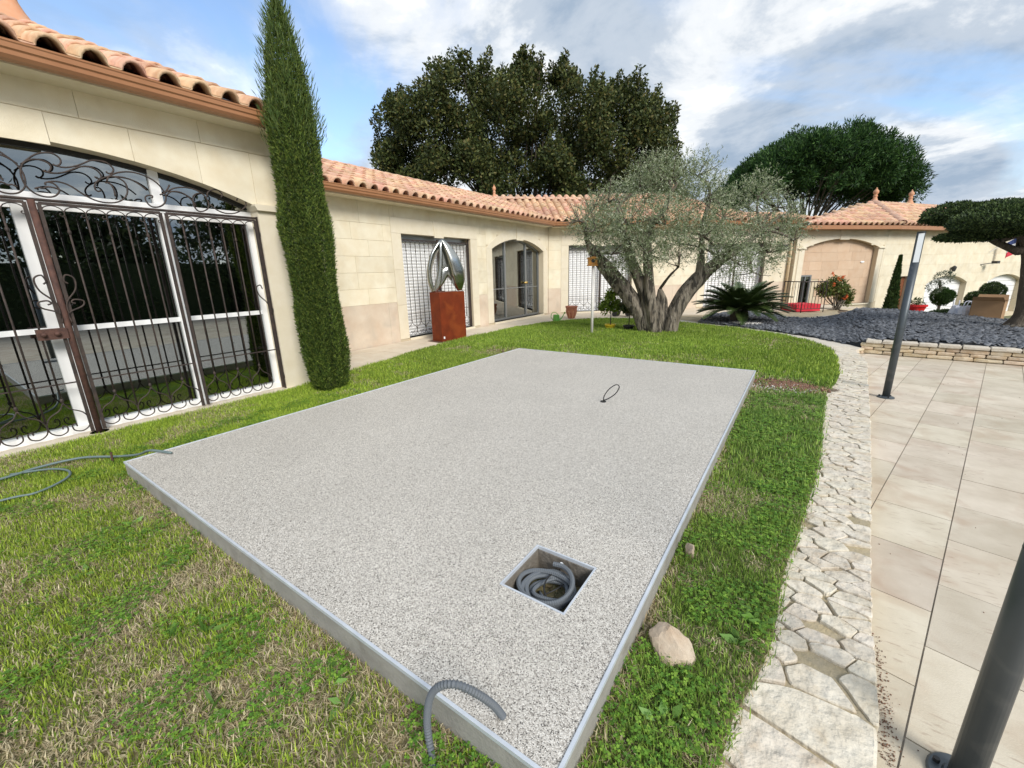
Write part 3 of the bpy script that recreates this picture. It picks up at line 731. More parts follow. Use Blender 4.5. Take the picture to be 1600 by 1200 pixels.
for y_ in (5.065, 3.0):
    bar(W1, y_-.045, y_+.045, 2.325, 2.66, -.235, -.155, 'fanlight_bar', 'white', win1)
for (a, c) in ((5.108, 5.937), (4.076, 5.022), (3.043, 3.964), (2.283, 2.957)):
    bar(W1, a, c, 1.05, 1.10, -.225, -.165, 'glazing_rail', 'white', win1)
    bar(W1, a, c, 2.18, 2.235, -.225, -.165, 'glazing_rail', 'white', win1)
    bar(W1, a, c, .10, 1.05, -.197, -.191, 'pane', 'glass', win1)
    bar(W1, a, c, 1.10, 2.18, -.197, -.191, 'pane', 'glass', win1)
for (a, c) in ((5.105, 6.0), (3.045, 5.015), (2.22, 2.955)):
    pts = [arc_at(Af, a)]+[p for p in Af if a < p[0] < c]+[arc_at(Af, c)]
    MB().prism([(a, 2.325)]+[(c, 2.325)]+[(p[0], p[1]-.04) for p in pts[::-1]], -.197, -.191, W1).build('pane', 'glass', win1)
MB().box2((2.0, -.1, -.15), (6.1, .03, .10), T=W1).build('threshold', 'terr', win1)

# walls 2 and 3
H2 = 3.02
ops2 = [(3.74, 6.16, .06, 2.42, 0), (7.12, 10.08, .06, 2.2, .33)]
w2 = wall_core(W2, 10.46, H2, ops2, house)
clad(W2, 10.42, H2, [(3.46, 6.44, 0, 2.76), (6.84, 10.36, 0, 2.86)], w2, plinth=.92)
surround(W2, 3.74, 6.16, .06, 2.42, 0, w2, .28, .34)
surround(W2, 7.12, 10.08, .06, 2.2, .33, w2, .28, .30)
# fill above the arch surround corners
for (a, c) in ((6.84, 7.35), (9.85, 10.36)):
    MB().box2((a, 2.3, 0), (c, 2.86, .0095), T=W2).build('spandrel', 'stone', w2)
MB().box2((7.35, 2.6, 0), (9.85, 2.86, .0085), T=W2).build('spandrel', 'stone', w2)
ops3 = [(.74, 3.16, .06, 2.40, 0), (6.1, 8.52, .06, 2.38, 0)]
w3 = wall_core(W3, 9.55, H2, ops3, house)
clad(W3, 9.55, H2, [(.46, 3.44, 0, 2.74), (5.82, 8.80, 0, 2.72)], w3, plinth=.92)
surround(W3, .74, 3.16, .06, 2.40, 0, w3, .28, .34)
surround(W3, 6.1, 8.52, .06, 2.38, 0, w3, .28, .34)
for T, a, c in ((W2, 3.6, 6.3), (W3, .6, 3.3), (W3, 6.0, 8.6)): room(T, a, c, 0, 2.6, 1.0, house)

def shutter_window(T, u0, u1, v0, v1, parent):
    wn_ = bpy.data.objects.new('window', None); link(wn_, parent)
    bar(T, u0, u1, v1-.16, v1, -.22, -.16, 'shutter_box', 'alu', wn_)
    bar(T, u0, u0+.05, v0, v1-.16, -.22, -.14, 'guide_rail', 'white', wn_)
    bar(T, u1-.05, u1, v0, v1-.16, -.22, -.14, 'guide_rail', 'white', wn_)
    b = MB(); v = v0; h_ = .077
    while v < v1-.17:
        b.prism([(0, 0), (.004, .012), (.012, .030), (.012, .052), (.004, .068), (0, .069)], u0+.05, u1-.05, lambda p, q, r_, v=v: T(r_, v+q, -.20+p)); v += h_
    b.build('shutter_slats', 'shutter', wn_, kind='stuff')
    MB().box2((u0+.05, v0, -.215), (u1-.05, v1-.16, -.201), T=T).build('shutter_backing', mat('shutter_gap', (.36, .37, .38), .6) if 'shutter_gap' not in bpy.data.materials else bpy.data.materials['shutter_gap'], wn_)
shutter_window(W2, 3.74, 6.16, .06, 2.42, house)
shutter_window(W3, .74, 3.16, .06, 2.40, house)
shutter_window(W3, 6.1, 8.52, .06, 2.38, house)

# arched glazed door in wall 2
gd = bpy.data.objects.new('window', None); gd['label'] = 'arched glazed double door'; link(gd, house)
Ad = arc(7.12, 10.08, 2.2, .33, 18)
arcpiece(W2, [(p[0], p[1]+.008) for p in Ad], .06, -.24, -.17, 'head_frame', 'alu', gd)
for y_ in (7.15, 8.02, 9.22, 10.05):
    bar(W2, y_-.035, y_+.035, .12, 2.22 if y_ in (7.15, 10.05) else 2.44, -.24, -.17, 'stile', 'alu', gd)
bar(W2, 7.185, 10.015, .06, .12, -.24, -.17, 'bottom_rail', 'alu', gd)
bar(W2, 7.185, 10.015, 1.02, 1.045, -.212, -.198, 'glazing_rail', 'alu', gd)
for (a, c) in ((7.185, 7.985), (8.055, 9.185), (9.255, 10.015)):
    pts = [arc_at(Ad, a)]+[p for p in Ad if a < p[0] < c]+[arc_at(Ad, c)]
    MB().prism([(a, .12), (c, .12)]+[(p[0], p[1]-.05) for p in pts[::-1]], -.209, -.203, W2).build('pane', 'glass2', gd)
MB().lathe([(.0, 0), (.05, .0), (.055, .02), (.03, .05), (0, .055)], seg=12)
for k_, y_ in enumerate((9.12, 9.22)):
    b = MB(); b.tube([W2(y_, 1.18, -.17), W2(y_, 1.18, -.12)], .035, 10); b.build('door_knob', 'brass', gd, smooth=True)
# pale room added behind it to stand in for a grey reflection
room(W2, 6.9, 10.3, .0, 2.7, 2.4, house, 'room', 'room_floor')
for (a, c, t, b_) in ((7.5, 7.8, 0, 2.0), (8.3, 8.38, 1.0, 1.9), (8.65, 8.75, 1.75, 2.0), (9.0, 9.25, 0, 2.1)):
    MB().box2((a, b_ if b_ < t else t, -2.74), (c, max(b_, t), -2.70), T=W2).build('reflection_panel', 'dark', house)  # dark panels stand in for dark windows mirrored in the glass
# made-up hanging on the right, added to pale the glass
b = MB()
cpts = [(9.5+i*.03, .02*math.sin(i*2.1)) for i in range(18)]
for i in range(17):
    b.add([W2(cpts[i][0], .1, -.45+cpts[i][1]), W2(cpts[i+1][0], .1, -.45+cpts[i+1][1]), W2(cpts[i+1][0], 2.4, -.45+cpts[i+1][1]), W2(cpts[i][0], 2.4, -.45+cpts[i][1])], [(0, 1, 2, 3)])
b.build('added_curtain', mat('added_curtain_grey', (.55, .56, .54), .9), house)

# sconces on wall 3
for (T, u_, v_) in ((W3, 9.17, 2.2),):
    s = thing('wall_light', 'dark box wall light between the far shuttered window and the big arch', 'wall light'); 
    MB().box2((u_-.02, v_-.14, .02), (u_+.02, v_+.14, .05), T=T).build('back_plate', 'sconce', s)
    MB().prism([(u_-.07, v_-.12), (u_+.07, v_-.12), (u_+.09, v_+.1), (u_-.09, v_+.1)], .05, .2, T).build('lamp_body', 'sconce', s)

# downpipe at the end of wall 3
MB().tube([W3(9.5, -.05, .09), W3(9.5, 2.95, .09)], .05, 10).build('downpipe', M['gutter'] if False else mat('cream_pipe', (.55, .42, .25), .6), house, smooth=True)
# ------------------------------------------------------------------ gutters
def gutter(pts, parent, r=.075, name='gutter'):
    """half-round gutter with bead, swept along a horizontal polyline (pts), outward side = right of travel"""
    prof = [(-.02, .02)]+[(.075+.078*math.cos(PI+PI*i/8), -.0+.085*math.sin(PI+PI*i/8)-.0) for i in range(9)]
    prof = [(-.005, .07), (-.005, -.055), (.02, -.088), (.06, -.095), (.10, -.083), (.125, -.05), (.13, -.01), (.145, .005), (.15, .05), (.158, .06), (.16, .075), (.148, .082), (.138, .072), (.138, .05), (.12, .0), (.09, -.03), (.03, -.03), (.008, .02), (.006, .07)]
    P_ = [Vector(p) for p in pts]; n = len(P_); vs_ = []
    for i, p in enumerate(P_):
        d_ = ((P_[min(i+1, n-1)]-p).normalized() + (p-P_[max(i-1, 0)]).normalized()); d_.normalize()
        o_ = Vector((d_.y, -d_.x, 0)); k = 1.0
        if 0 < i < n-1: k = 1/max(.3, (P_[i+1]-p).normalized().dot(d_))
        for (a, b_) in prof: vs_.append(p+o_*a*k*.9+Vector((0, 0, .078+(b_-.078)*.78)))
    m_ = len(prof); fs_ = [(i*m_+j, i*m_+(j+1) % m_, (i+1)*m_+(j+1) % m_, (i+1)*m_+j) for i in range(n-1) for j in range(m_)]
    fs_ += [tuple(range(m_)), tuple((n-1)*m_+j for j in range(m_))[::-1]]
    return MB().add(vs_, fs_).build(name, 'gutter', parent)
EV1 = -5.36
gutter([(EV1-.13, -3.2, 3.28), (EV1-.13, 3.20, 3.28)], house)
E2X, EZ = -7.22, 3.06
ec = (-7.22, 13.16)     # concave corner of the eaves
def e3(u, off=.42): return (-7.6+dv[0]*u+nv[0]*off, 13.42+dv[1]*u+nv[1]*off)
gutter([(E2X-.06, 3.1, EZ), (E2X-.06, ec[1]+.03, EZ), (e3(9.75, .36)[0], e3(9.75, .36)[1], EZ)], house)
# boxed eaves (soffit)
MB().box2((-5.79, -3.2, 3.22), (EV1-.13, 3.22, 3.262)).build('soffit', 'trim', house)
MB().box2((-7.64, 3.1, 2.99), (E2X-.065, 13.2, 3.025)).build('soffit', 'trim', house)
MB().prism([(0.1, 0), (9.7, 0), (9.7, .35), (.1, .35)], 2.99, 3.025, lambda u, w_, z_: W3(u, z_, w_)).build('soffit', 'trim', house)

# ------------------------------------------------------------------ roofs
TP, TLEN, TEXP = .268, .46, .355
def tile_mesh(wd_=TP, name='roof_tile', ln=TLEN, seg=7):
    """one interlocking barrel tile: barrel plus pan; local x across, y up-slope, z normal"""
    prof = []
    rb = wd_*.35
    for i in range(seg+1):
        a = PI-PI*i/seg; prof.append((-.5*wd_+rb*1.0+rb*math.cos(a), .012+rb*1.08*math.sin(a)))
    pr = prof+[(-.5*wd_+2*rb+.015, .004), (.5*wd_, .006), (.5*wd_+.012, .012)]
    th = .014; vs_ = []
    for yv, lift, tap in ((0, .022, 1.0), (ln, .0, .86)):
        for (a, b_) in pr: vs_.append((a, yv, b_*tap+lift))
    n = len(pr)
    for (a, b_) in pr: # inner lip at front
        cx0 = -.5*wd_+rb; 
        vs_.append((cx0+(a-cx0)*.84 if b_ > .012 else a, .0, b_*.84+.022-.012))
    for (a, b_) in pr:
        cx0 = -.5*wd_+rb; vs_.append((cx0+(a-cx0)*.84 if b_ > .012 else a, .16, b_*.84+.015-.012))
    fs_ = [(i, i+1, n+i+1, n+i) for i in range(n-1)]+[(2*n+i, 2*n+i+1, i+1, i) for i in range(n-1)]+[(3*n+i, 3*n+i+1, 2*n+i+1, 2*n+i) for i in range(n-1)]
    me = MB().add(vs_, fs_).mesh(name, 'tile', True); return me, vs_, fs_
TILE, TV, TF = tile_mesh()
ntiles = [0]
def tiled(E0, du, slope, width, rise_len, clipf, parent, scale=1.0, stuff=False, maxobj=300, order=None):
    """E0 eave start, du eave dir (Vector xy), upslope horizontal dir = left of du, slope angle"""
    E0 = Vector(E0); du = Vector((du[0], du[1], 0)).normalized(); ph = Vector((-du.y, du.x, 0))
    us_ = ph*math.cos(slope)+Vector((0, 0, math.sin(slope))); nn = du.cross(us_)
    tp, te = TP*scale, TEXP*scale
    cells = []
    for j in range(int(rise_len/te)+1):
        for i in range(int(width/tp)+1):
            u, s = (i+.5)*tp, j*te
            if clipf(u, s+te*.45): cells.append((i, j))
    rot = Matrix((du, us_, nn)).transposed().to_4x4()
    eul = rot.to_euler()
    mb = MB(); k = 0
    if order: cells.sort(key=order)
    for (i, j) in cells:
        loc = E0+du*((i+.5)*tp)+us_*(j*te)+nn*(.01)
        jit = random.uniform(-.008, .008)
        if not stuff and k < maxobj:
            o_ = inst('roof_tile', TILE, parent, loc, (eul.x, eul.y, eul.z+jit), (scale, scale, scale)); k += 1
        else:
            mm = Matrix.Translation(loc) @ rot @ Matrix.Scale(scale, 4)
            mb.add([mm @ Vector(v) for v in TV], TF)
    if mb.v:
        mb.build('roof_tiles', 'tile', parent, smooth=True, kind='stuff')
    ntiles[0] += k
    return k
def under(pts, parent, name='roof', m='tile_under'):
    return MB().add(pts, [tuple(range(len(pts)))]).build(name, m, parent)
RC = MB()
def cap_tile_mesh():
    vs_ = []; seg = 8
    for yv, r_ in ((0, .115), (.03, .122), (.42, .098)):
        for i in range(seg+1):
            a = PI*i/seg; vs_.append((r_*math.cos(a), yv, r_*.85*math.sin(a)))
    for i in range(seg+1): a = PI*i/seg; vs_.append((.1*math.cos(a), .0, .1*.85*math.sin(a)))
    n = seg+1; fs_ = [(k*n+i+1, k*n+i, (k+1)*n+i, (k+1)*n+i+1) for k in range(2) for i in range(seg)]+[(i, i+1, 3*n+i+1, 3*n+i) for i in range(seg)]
    return MB().add(vs_, fs_).mesh('ridge_tile', 'ridge', True)
CAP = cap_tile_mesh()
def ridge(a, b, parent, step=.37, sc=1.0, lift=.02, joined=False):
    a, b = Vector(a), Vector(b); d_ = (b-a); L_ = d_.length; d_.normalize(); n = max(1, int(L_/(step*sc)))
    sd = d_.cross(Vector((0, 0, 1))).normalized(); up = sd.cross(d_)
    eul = Matrix((sd, d_, up)).transposed().to_euler()
    for i in range(n):
        inst('ridge_tile', CAP, parent, a+d_*(i*L_/n)+Vector((0, 0, lift)), eul, (sc, sc*L_/n/.37, sc))
def finial(p, parent, h=.55, sc=1.0):
    prof = [(0.20, 0), (.19, .03), (.12, .10), (.085, .18), (.06, .26), (.055, .30), (.075, .33), (.06, .36), (.045, .385), (.07, .42), (.088, .47), (.08, .53), (.045, .58), (.02, .60), (.028, .62), (.015, .655), (0.002, .67)]
    k = h/.67
    return MB().lathe([(r_*k*sc, z_*k) for r_, z_ in prof], c=p, seg=16).build('finial', 'finial', parent, smooth=True)

# roof 1 (near wing): hip running back from the eave corner behind the cypress
S1 = math.radians(22.5)
E1 = Vector((EV1, -3.2, 3.335)); HY = 3.42      # eave runs +Y; upslope = -X
HD = 2.02; apex = Vector((EV1-HD, HY-HD, 3.31+HD*math.tan(S1)))
r1 = under([(EV1, -3.2, 3.328), (EV1, HY, 3.328), (apex.x, HY-HD, apex.z+.02), (apex.x, -3.2, apex.z+.02)], house); 
MB().add([(EV1, HY, 3.29), (-9.4, HY, 3.29), (apex.x, HY-HD, apex.z-.02)], [(0, 1, 2)]).build('roof_back', 'tile_under', r1)
MB().add([(apex.x, -3.2, apex.z-.02), (apex.x, HY-HD, apex.z-.02), (-9.4, HY, 3.29), (-9.4, -3.2, 3.29)], [(0, 1, 2, 3)]).build('roof_back', 'tile_under', r1)
wid1 = HY+3.2
tiled(E1, (0, 1), S1, wid1, HD/math.cos(S1), lambda u, s: u < wid1-s*math.cos(S1)+.05 and u > 2.2, r1)
ridge((EV1+.02, HY-.02, 3.33), (apex.x, HY-HD, apex.z+.02), r1)
ridge((apex.x, HY-HD, apex.z+.02), (apex.x, -3.0, apex.z+.02), r1)
finial((apex.x, HY-HD, apex.z+.03), r1, .66, 1.25)

# roof 2
S2 = math.atan(.96/2.48)
RX = E2X-2.48; RZ = EZ+.06+.96
ridgec = Vector((RX, 13.15, RZ))
r2_ = under([(E2X, 3.0, EZ+.05), (E2X, ec[1], EZ+.05), (ridgec.x, ridgec.y, RZ-.01), (RX, 3.0, RZ-.01)], house)
MB().add([(RX, 3.0, RZ-.01), (RX, 13.15, RZ-.01), (RX-2.5, 13.15, EZ), (RX-2.5, 3.0, EZ)], [(0, 1, 2, 3)]).build('roof_back', 'tile_under', r2_)
L2 = ec[1]-3.3
rl2 = 2.48/math.cos(S2)
tiled((E2X, 3.3, EZ+.06), (0, 1), S2, L2+.1, rl2, lambda u, s: u < L2+.05, r2_, order=lambda c: (c[0], c[1]))
ridge((RX, 3.3, RZ+.02), (RX, 13.1, RZ+.02), r2_)
finial((RX, 13.15, RZ+.03), r2_, .50)
# plastic vent tile
MB().prism([(0, 0), (.3, 0), (.3, .05), (.15, .16), (0, .05)], 0, .24, lambda a, b_, c_: (E2X-1.35-a*.9, 7.35+c_, EZ+.60+b_*1.0+a*.36)).build('vent_tile', 'ridge', r2_)

# roof 3: steeper plane along the diagonal wing
off3 = 1.62; rise3 = .93; S3 = math.atan(rise3/off3)
def pt3(u, back, z_): 
    q = e3(u, .38-back); return Vector((q[0], q[1], z_))
uc = ((ec[0]-e3(0)[0])*dv[0]+(ec[1]-e3(0)[1])*dv[1])
r3 = under([pt3(uc, 0, EZ+.05), pt3(2.8, 0, EZ+.05), pt3(2.8, off3, EZ+.05+rise3), ridgec-Vector((0, 0, .02))], house)
def clip3(u, s): return s*math.cos(S3)*(-.92)+.0 < u < 2.75
du3 = (dv[0], dv[1])
e30 = pt3(uc, 0, EZ+.06)
# tiles right of the valley; valley runs from eave corner to ridge corner
vu = (ridgec-e30).dot(Vector((*dv, 0)))
st = e30+Vector((*dv, 0))*vu
wid3 = 2.8-uc-vu
def c3(u, s):
    h_ = s*math.cos(S3); return u+vu > vu*h_/off3-.02
tiled((st.x, st.y, st.z), du3, S3, wid3, off3/math.cos(S3), c3, r3, order=lambda c: (c[0], c[1]))
ridge(ridgec+Vector((0, 0, .02)), pt3(2.8, off3, EZ+.07+rise3), r3)
# roof 3b: taller pavilion part, hip ends
offb, riseb = 2.75, 1.24; Sb = math.atan(riseb/offb)
ub0, ub1 = 2.8, 8.0
r3b = under([pt3(ub0, 0, EZ+.05), pt3(ub1, 0, EZ+.05), pt3(ub1-offb*.8, offb, EZ+.05+riseb), pt3(ub0, offb, EZ+.05+riseb)], house)
e3b = pt3(ub0, 0, EZ+.06)
tiled(tuple(e3b), du3, Sb, ub1-ub0, offb/math.cos(Sb), lambda u, s: u < (ub1-ub0)-s*math.cos(Sb)*.8, r3b, order=lambda c: (c[0], c[1]))
ridge(pt3(ub0, offb, EZ+.08+riseb), pt3(ub1-offb*.8, offb, EZ+.08+riseb), r3b)
ridge(pt3(ub1, 0, EZ+.08), pt3(ub1-offb*.8, offb, EZ+.08+riseb), r3b)
MB().add([pt3(ub0, 0, EZ+.05), pt3(ub0, offb, EZ+.05+riseb), pt3(ub0, offb, EZ)], [(0, 1, 2)]).build('roof_side', 'trim', r3b)
MB().add([pt3(ub1, 0, EZ+.04), pt3(ub1-offb*.8, offb, EZ+.04+riseb), pt3(ub1+.1, offb, EZ)], [(0, 1, 2)]).build('roof_back', 'tile_under', r3b)
finial(pt3(ub1-offb*.8, offb, EZ+.1+riseb), r3b, .5)
# roof 3c: low stretch above the last shuttered window
offc, risec = 1.1, .30; Sc = math.atan(risec/offc)
r3c = under([pt3(7.4, 0, EZ+.045), pt3(9.95, 0, EZ+.045), pt3(9.95, offc, EZ+.045+risec), pt3(7.4, offc, EZ+.045+risec)], house)
e3c = pt3(8.0, 0, EZ+.055)
tiled(tuple(e3c), du3, Sc, 1.95, offc/math.cos(Sc), lambda u, s: True, r3c, order=lambda c: (c[0], c[1]))
ridge(pt3(7.6, offc, EZ+.07+risec), pt3(9.9, offc, EZ+.07+risec), r3c)

# ------------------------------------------------------------------ garage building
gar = thing('garage_building', 'pale limestone garage wing with a blind arch and two white garage doors', 'building')
A0 = Vector((-.42, 19.82, 0)); A1 = Vector((2.55, 23.2, 0)); dA = (A1-A0).normalized(); LA = (A1-A0).length
dB = Vector((8.63-2.55, 32.2-23.2, 0)).normalized(); LBt = 18.0
WA = frame(A0, dA); WB = frame(A1, dB); HG = 2.88
opA = [(.42, 4.12, -.05, 2.16, .33)]
wa = wall_core(WA, LA, HG, opA, gar, z0=-1.3, thick=.16)
clad(WA, LA, HG, [(.1, 4.4, -.0, 2.82)], wa, plinth=0)
surround(WA, .42, 4.12, -.05, 2.16, .33, wa, .26, .30)
for (a, c) in ((.1, .8), (3.7, 4.4)): MB().box2((a, 2.24, 0), (c, 2.82, .0095), T=WA).build('spandrel', 'stone', wa)
MB().box2((.8, 2.5, 0), (3.7, 2.82, .0085), T=WA).build('spandrel', 'stone', wa)
for a, c in ((.05, .44), (4.1, 4.45)): MB().box2((a, 2.11, -.2), (c, 2.16, .06), T=WA).build('impost', 'trim', wa)
# recessed back wall of the blind arch
bw = bpy.data.objects.new('recess_wall', None); link(bw, gar)
MB().box2((.1, -1.2, -.30), (4.39, 2.75, -.2), T=WA).build('backing', 'joint', bw)
random.seed(4)
def WAr(u, v, w_): return WA(u, v, w_-.2)
for ci in range(8):
    u = .3-random.uniform(0, .4)
    while u < 4.25:
        u_ = min(u+random.uniform(.6, .85), 4.28); v0 = -.05+ci*.34
        if not (u < 1.10 and -.1 < v0 < .9): block(WAr, max(u, .3), u_, v0, v0+.34, bw, 'pink', .02)
        u = u_
# reveals (sides) and small window
wg = bpy.data.objects.new('window', None); link(wg, gar)
MB().box2((.50, .0, -.18), (1.1, 1.14, -.17), T=WA).build('pane', 'glass', wg)
for q in ((.50, .0, .56, 1.14), (1.04, .0, 1.10, 1.14), (.56, 1.08, 1.04, 1.14), (.78, .0, .82, 1.08)):
    MB().box2((q[0], q[1], -.175), (q[2], q[3], -.13), T=WA).build('frame', 'alu', wg)
# small oval plaque in the recess
MB().tube([WA(3.62, 1.60, -.178), WA(3.62, 1.60, -.15)], .10, 14, flat=.35).build('wall_plaque', 'white', gar)

opB = [(1.0, 2.05, -1.1, .96, 0), (3.45, 6.75, -1.1, .58, .33), (8.6, 12.05, -1.1, .53, .32)]
wb = wall_core(WB, LBt, HG, opB, gar, z0=-1.3, thick=.3)
clad(WB, LBt, HG, [(a, c, -1.2, s_+r_) for a, c, v_, s_, r_ in opB], wb, z0=-1.1, plinth=0, course=.42, bl=(1.1, 1.6))
for (a, c, v_, s_, r_) in opB[1:]:
    A = arc(a, c, s_, r_, 16)
    MB().prism(A+[(c, s_+r_+.01), (a, s_+r_+.01)], 0, .0065, WB).build('arch_stone', 'stone', wb)
    # sectional door
    dr = bpy.data.objects.new('garage_door', None); link(dr, gar)
    b = MB(); v = -1.1
    k = 0
    while v < s_+r_:
        MB().box2((a-.0, v+.008, -.26), (c, v+.26, -.22), T=WB).build('door_panel', 'white', dr); v += .268
    MB().box2((a, -1.1, -.285), (c, s_+r_, -.265), T=WB).build('door_backing', 'alu', dr)
bd = MB().box2((1.0, -1.1, -.2), (2.05, .96, -.14), T=WB).build('door', 'brown_door', gar)
# eaves, gutter and roof of the garage wing
def offs(p, d_, o_): n_ = Vector((d_.y, -d_.x, 0)); return p+n_*o_
LL = offs(A0, dA, .42)-dA*.15; MMc = A1+(Vector((dA.y, -dA.x, 0))+Vector((dB.y, -dB.x, 0))).normalized()*.43; RR = offs(A1+dB*LBt, dB, .42)
ZE = 2.92
F1 = Vector((2.15, 26.0, 4.12)); F2 = Vector((3.62, 28.0, 4.12)); F3 = F2+dB*16
rg = under([(LL.x, LL.y, ZE), (MMc.x, MMc.y, ZE), tuple(F1-Vector((0, 0, .03)))], gar)
MB().add([(MMc.x, MMc.y, ZE), (RR.x, RR.y, ZE), tuple(F3-Vector((0, 0, .03))), tuple(F1-Vector((0, 0, .03)))], [(0, 1, 2, 3)]).build('roof_side', 'tile_under', rg)
def tiles_tri(Ea, Eb, top_pts, parent, maxobj, dens=1.0):
    """tile a planar roof face given eave ends and its polygon"""
    Ea, Eb = Vector(Ea), Vector(Eb); du_ = (Eb-Ea); L_ = du_.length; du_.normalize()
    q = Vector(top_pts[0]); rel = q-Ea; hor = rel-du_*rel.dot(du_); sl_ = math.atan2(hor.z, math.hypot(hor.x, hor.y))
    ph = Vector((-du_.y, du_.x, 0)); us_ = ph*math.cos(sl_)+Vector((0, 0, math.sin(sl_)))
    P2 = [(0, 0), (L_, 0)]+[((Vector(t)-Ea).dot(du_), (Vector(t)-Ea).dot(us_)) for t in top_pts]
    smax = max(p[1] for p in P2); umin = min(p[0] for p in P2)
    def cf(u, s):
        return bool(inside(np.array([u+min(0, umin)]), np.array([s]), P2)[0])
    st_ = Ea+du_*min(0, umin)
    return tiled(tuple(st_), (du_.x, du_.y), sl_, max(p[0] for p in P2)-min(0, umin), smax, cf, parent, order=lambda c: (c[1] if False else c[0], c[1]), maxobj=maxobj)
tiles_tri((LL.x, LL.y, ZE+.01), (MMc.x, MMc.y, ZE+.01), [tuple(F1)], rg, 150)
tiles_tri((MMc.x, MMc.y, ZE+.01), (RR.x, RR.y, ZE+.01), [tuple(F3), tuple(F1)], rg, 150)
ridge((MMc.x, MMc.y, ZE+.08), tuple(F1+Vector((0, 0, .05))), rg, sc=1.35, step=.22)
ridge((LL.x, LL.y, ZE+.03), tuple(F1), rg)
ridge(tuple(F1), tuple(F3), rg)
finial(tuple(F1+Vector((0, 0, -.02))), rg, .72, 1.15); finial(tuple(F2+Vector((0, 0, -.02))), rg, .72, 1.15)
b = MB()
b.prism([(0, 0), (LA+.1, 0), (LA+.1, .3), (0, .3)], 2.80, 2.925, lambda u, w_, z_: WA(u, z_, w_))
b.prism([(-.1, 0), (LBt, 0), (LBt, .3), (-.1, .3)], 2.80, 2.925, lambda u, w_, z_: WB(u, z_, w_)); b.prism([tuple(LL[:2]), tuple(MMc[:2]), tuple(RR[:2]), tuple((RR+(A1-MMc)*.25)[:2]), tuple((MMc+(A1-MMc)*.25)[:2]), tuple((LL+(A1-MMc)*.25)[:2])], 2.80, 2.935, Tz); b.build('eave_board', 'gutter', gar)

# ------------------------------------------------------------------ wrought iron gates
def spiral(c, r0, r1, a0, a1, n=10):
    return [(c[0]+(r0+(r1-r0)*i/n)*math.cos(a0+(a1-a0)*i/n), c[1]+(r0+(r1-r0)*i/n)*math.sin(a0+(a1-a0)*i/n)) for i in range(n+1)]
def tube2(T, pts, r, name, m, parent, w_=0.0, seg=6):
    return MB().tube([T(a, b_, w_) for a, b_ in pts], r, seg).build(name, m, parent, smooth=True)
def bar_collar(T, u, v0, v1, r, parent, w_, coll):
    b = MB(); pts = []; n = 2
    b.tube([T(u, v0, w_), T(u, v1, w_)], r, 6)
    for cv in coll:
        b.tube([T(u, cv-.022, w_), T(u, cv-.012, w_), T(u, cv, w_), T(u, cv+.012, w_), T(u, cv+.022, w_)], [r, r*1.6, r*1.9, r*1.6, r], 8)
    return b.build('bar', 'iron', parent, smooth=True)
def gate_leaf(T, u0, u1, v0, v1, nb, parent, w_=0.0, r=.008, rail=.55, k=1.0):
    """one leaf: stiles, rails, bars, arches at the head, ogees and scrolls at the foot"""
    s = (u1-u0)/(nb+1)
    for uu in (u0, u1):
        MB().box2((uu-.013*k, v0, w_-.013), (uu+.013*k, v1, w_+.013), T=T).build('stile', 'iron', parent)
    MB().box2((u0, v1-.012, w_-.011), (u1, v1+.012, w_+.011), T=T).build('rail', 'iron', parent)
    MB().box2((u0, rail-.006, w_-.011), (u1, rail+.006, w_+.004), T=T).build('rail', 'iron', parent)
    for i in range(1, nb+1):
        u = u0+s*i; odd = i % 2
        bar_collar(T, u, v0+.34 if odd else v0+.17, v1-.10, r, parent, w_, (([v0+.36] if odd else [])+([v1-.24] if odd else [])))
    for i in range(0, nb+1):   # arch loops with curled ends
        a, c = u0+s*i, u0+s*(i+1); mid = (a+c)/2; rr = s*.5
        if i == 0: a += .01
        pts = [(mid-rr+.0, v1-.12)]+[(mid+rr*math.cos(PI-PI*t/8), v1-.075+.06*math.sin(PI*t/8)) for t in range(9)]+spiral((mid+rr*.72, v1-.085), rr*.30, rr*.10, 0, -PI*1.5, 6)
        tube2(T, pts, r*.6, 'arch_scroll', 'iron', parent, w_+.004, 5)
    for i in range(1, nb+1, 2):
        u = u0+s*i
        for sg in (-1, 1):
            if not (u0-.01 <= u+sg*s <= u1+.01): continue
            # ogee from the knot down to the neighbouring bar
            og = catmull([(u, v0+.335, 0), (u+sg*s*.25, v0+.27, 0), (u+sg*s*.75, v0+.22, 0), (u+sg*s*.98, v0+.15, 0), (u+sg*s*.92, v0+.07, 0), (u+sg*s*.55, v0+.03, 0), (u+sg*s*.18, v0+.05, 0), (u+sg*s*.12, v0+.10, 0), (u+sg*s*.30, v0+.115, 0), (u+sg*s*.34, v0+.085, 0)], 4)
            MB().tube([T(p.x, p.y, w_+.004) for p in og], r*.75, 5).build('foot_scroll', 'iron', parent, smooth=True)
G1 = lambda u, v, w_: W1(u+3.2, v, w_-.015)    # u = Y
gate = thing('wrought_iron_gate', 'rusty wrought iron gate with scrollwork across the wide arched glass doors, nearest the camera', 'iron gate', group='wrought iron security gates')
lf = [bpy.data.objects.new('gate_leaf', None) for _ in range(4)]
for o_ in lf: link(o_, gate)
gate_leaf(G1, .925, 1.81, .05, 2.215, 5, lf[0], rail=.57)
gate_leaf(G1, 1.862, 2.77, .05, 2.215, 6, lf[1], rail=.58)
gate_leaf(G1, -.05, .835, .05, 2.215, 5, lf[2], rail=.57)
gate_leaf(G1, -.98, -.10, .05, 2.215, 5, lf[3], rail=.57)
MB().tube([G1(.88, .02, 0), G1(.88, 2.24, 0)], .026, 12).build('centre_post', 'rust_iron', gate, smooth=True)
MB().tube([G1(.88, .0, 0), G1(.88, .03, 0)], .075, 14).build('post_foot', 'rust_iron', gate)
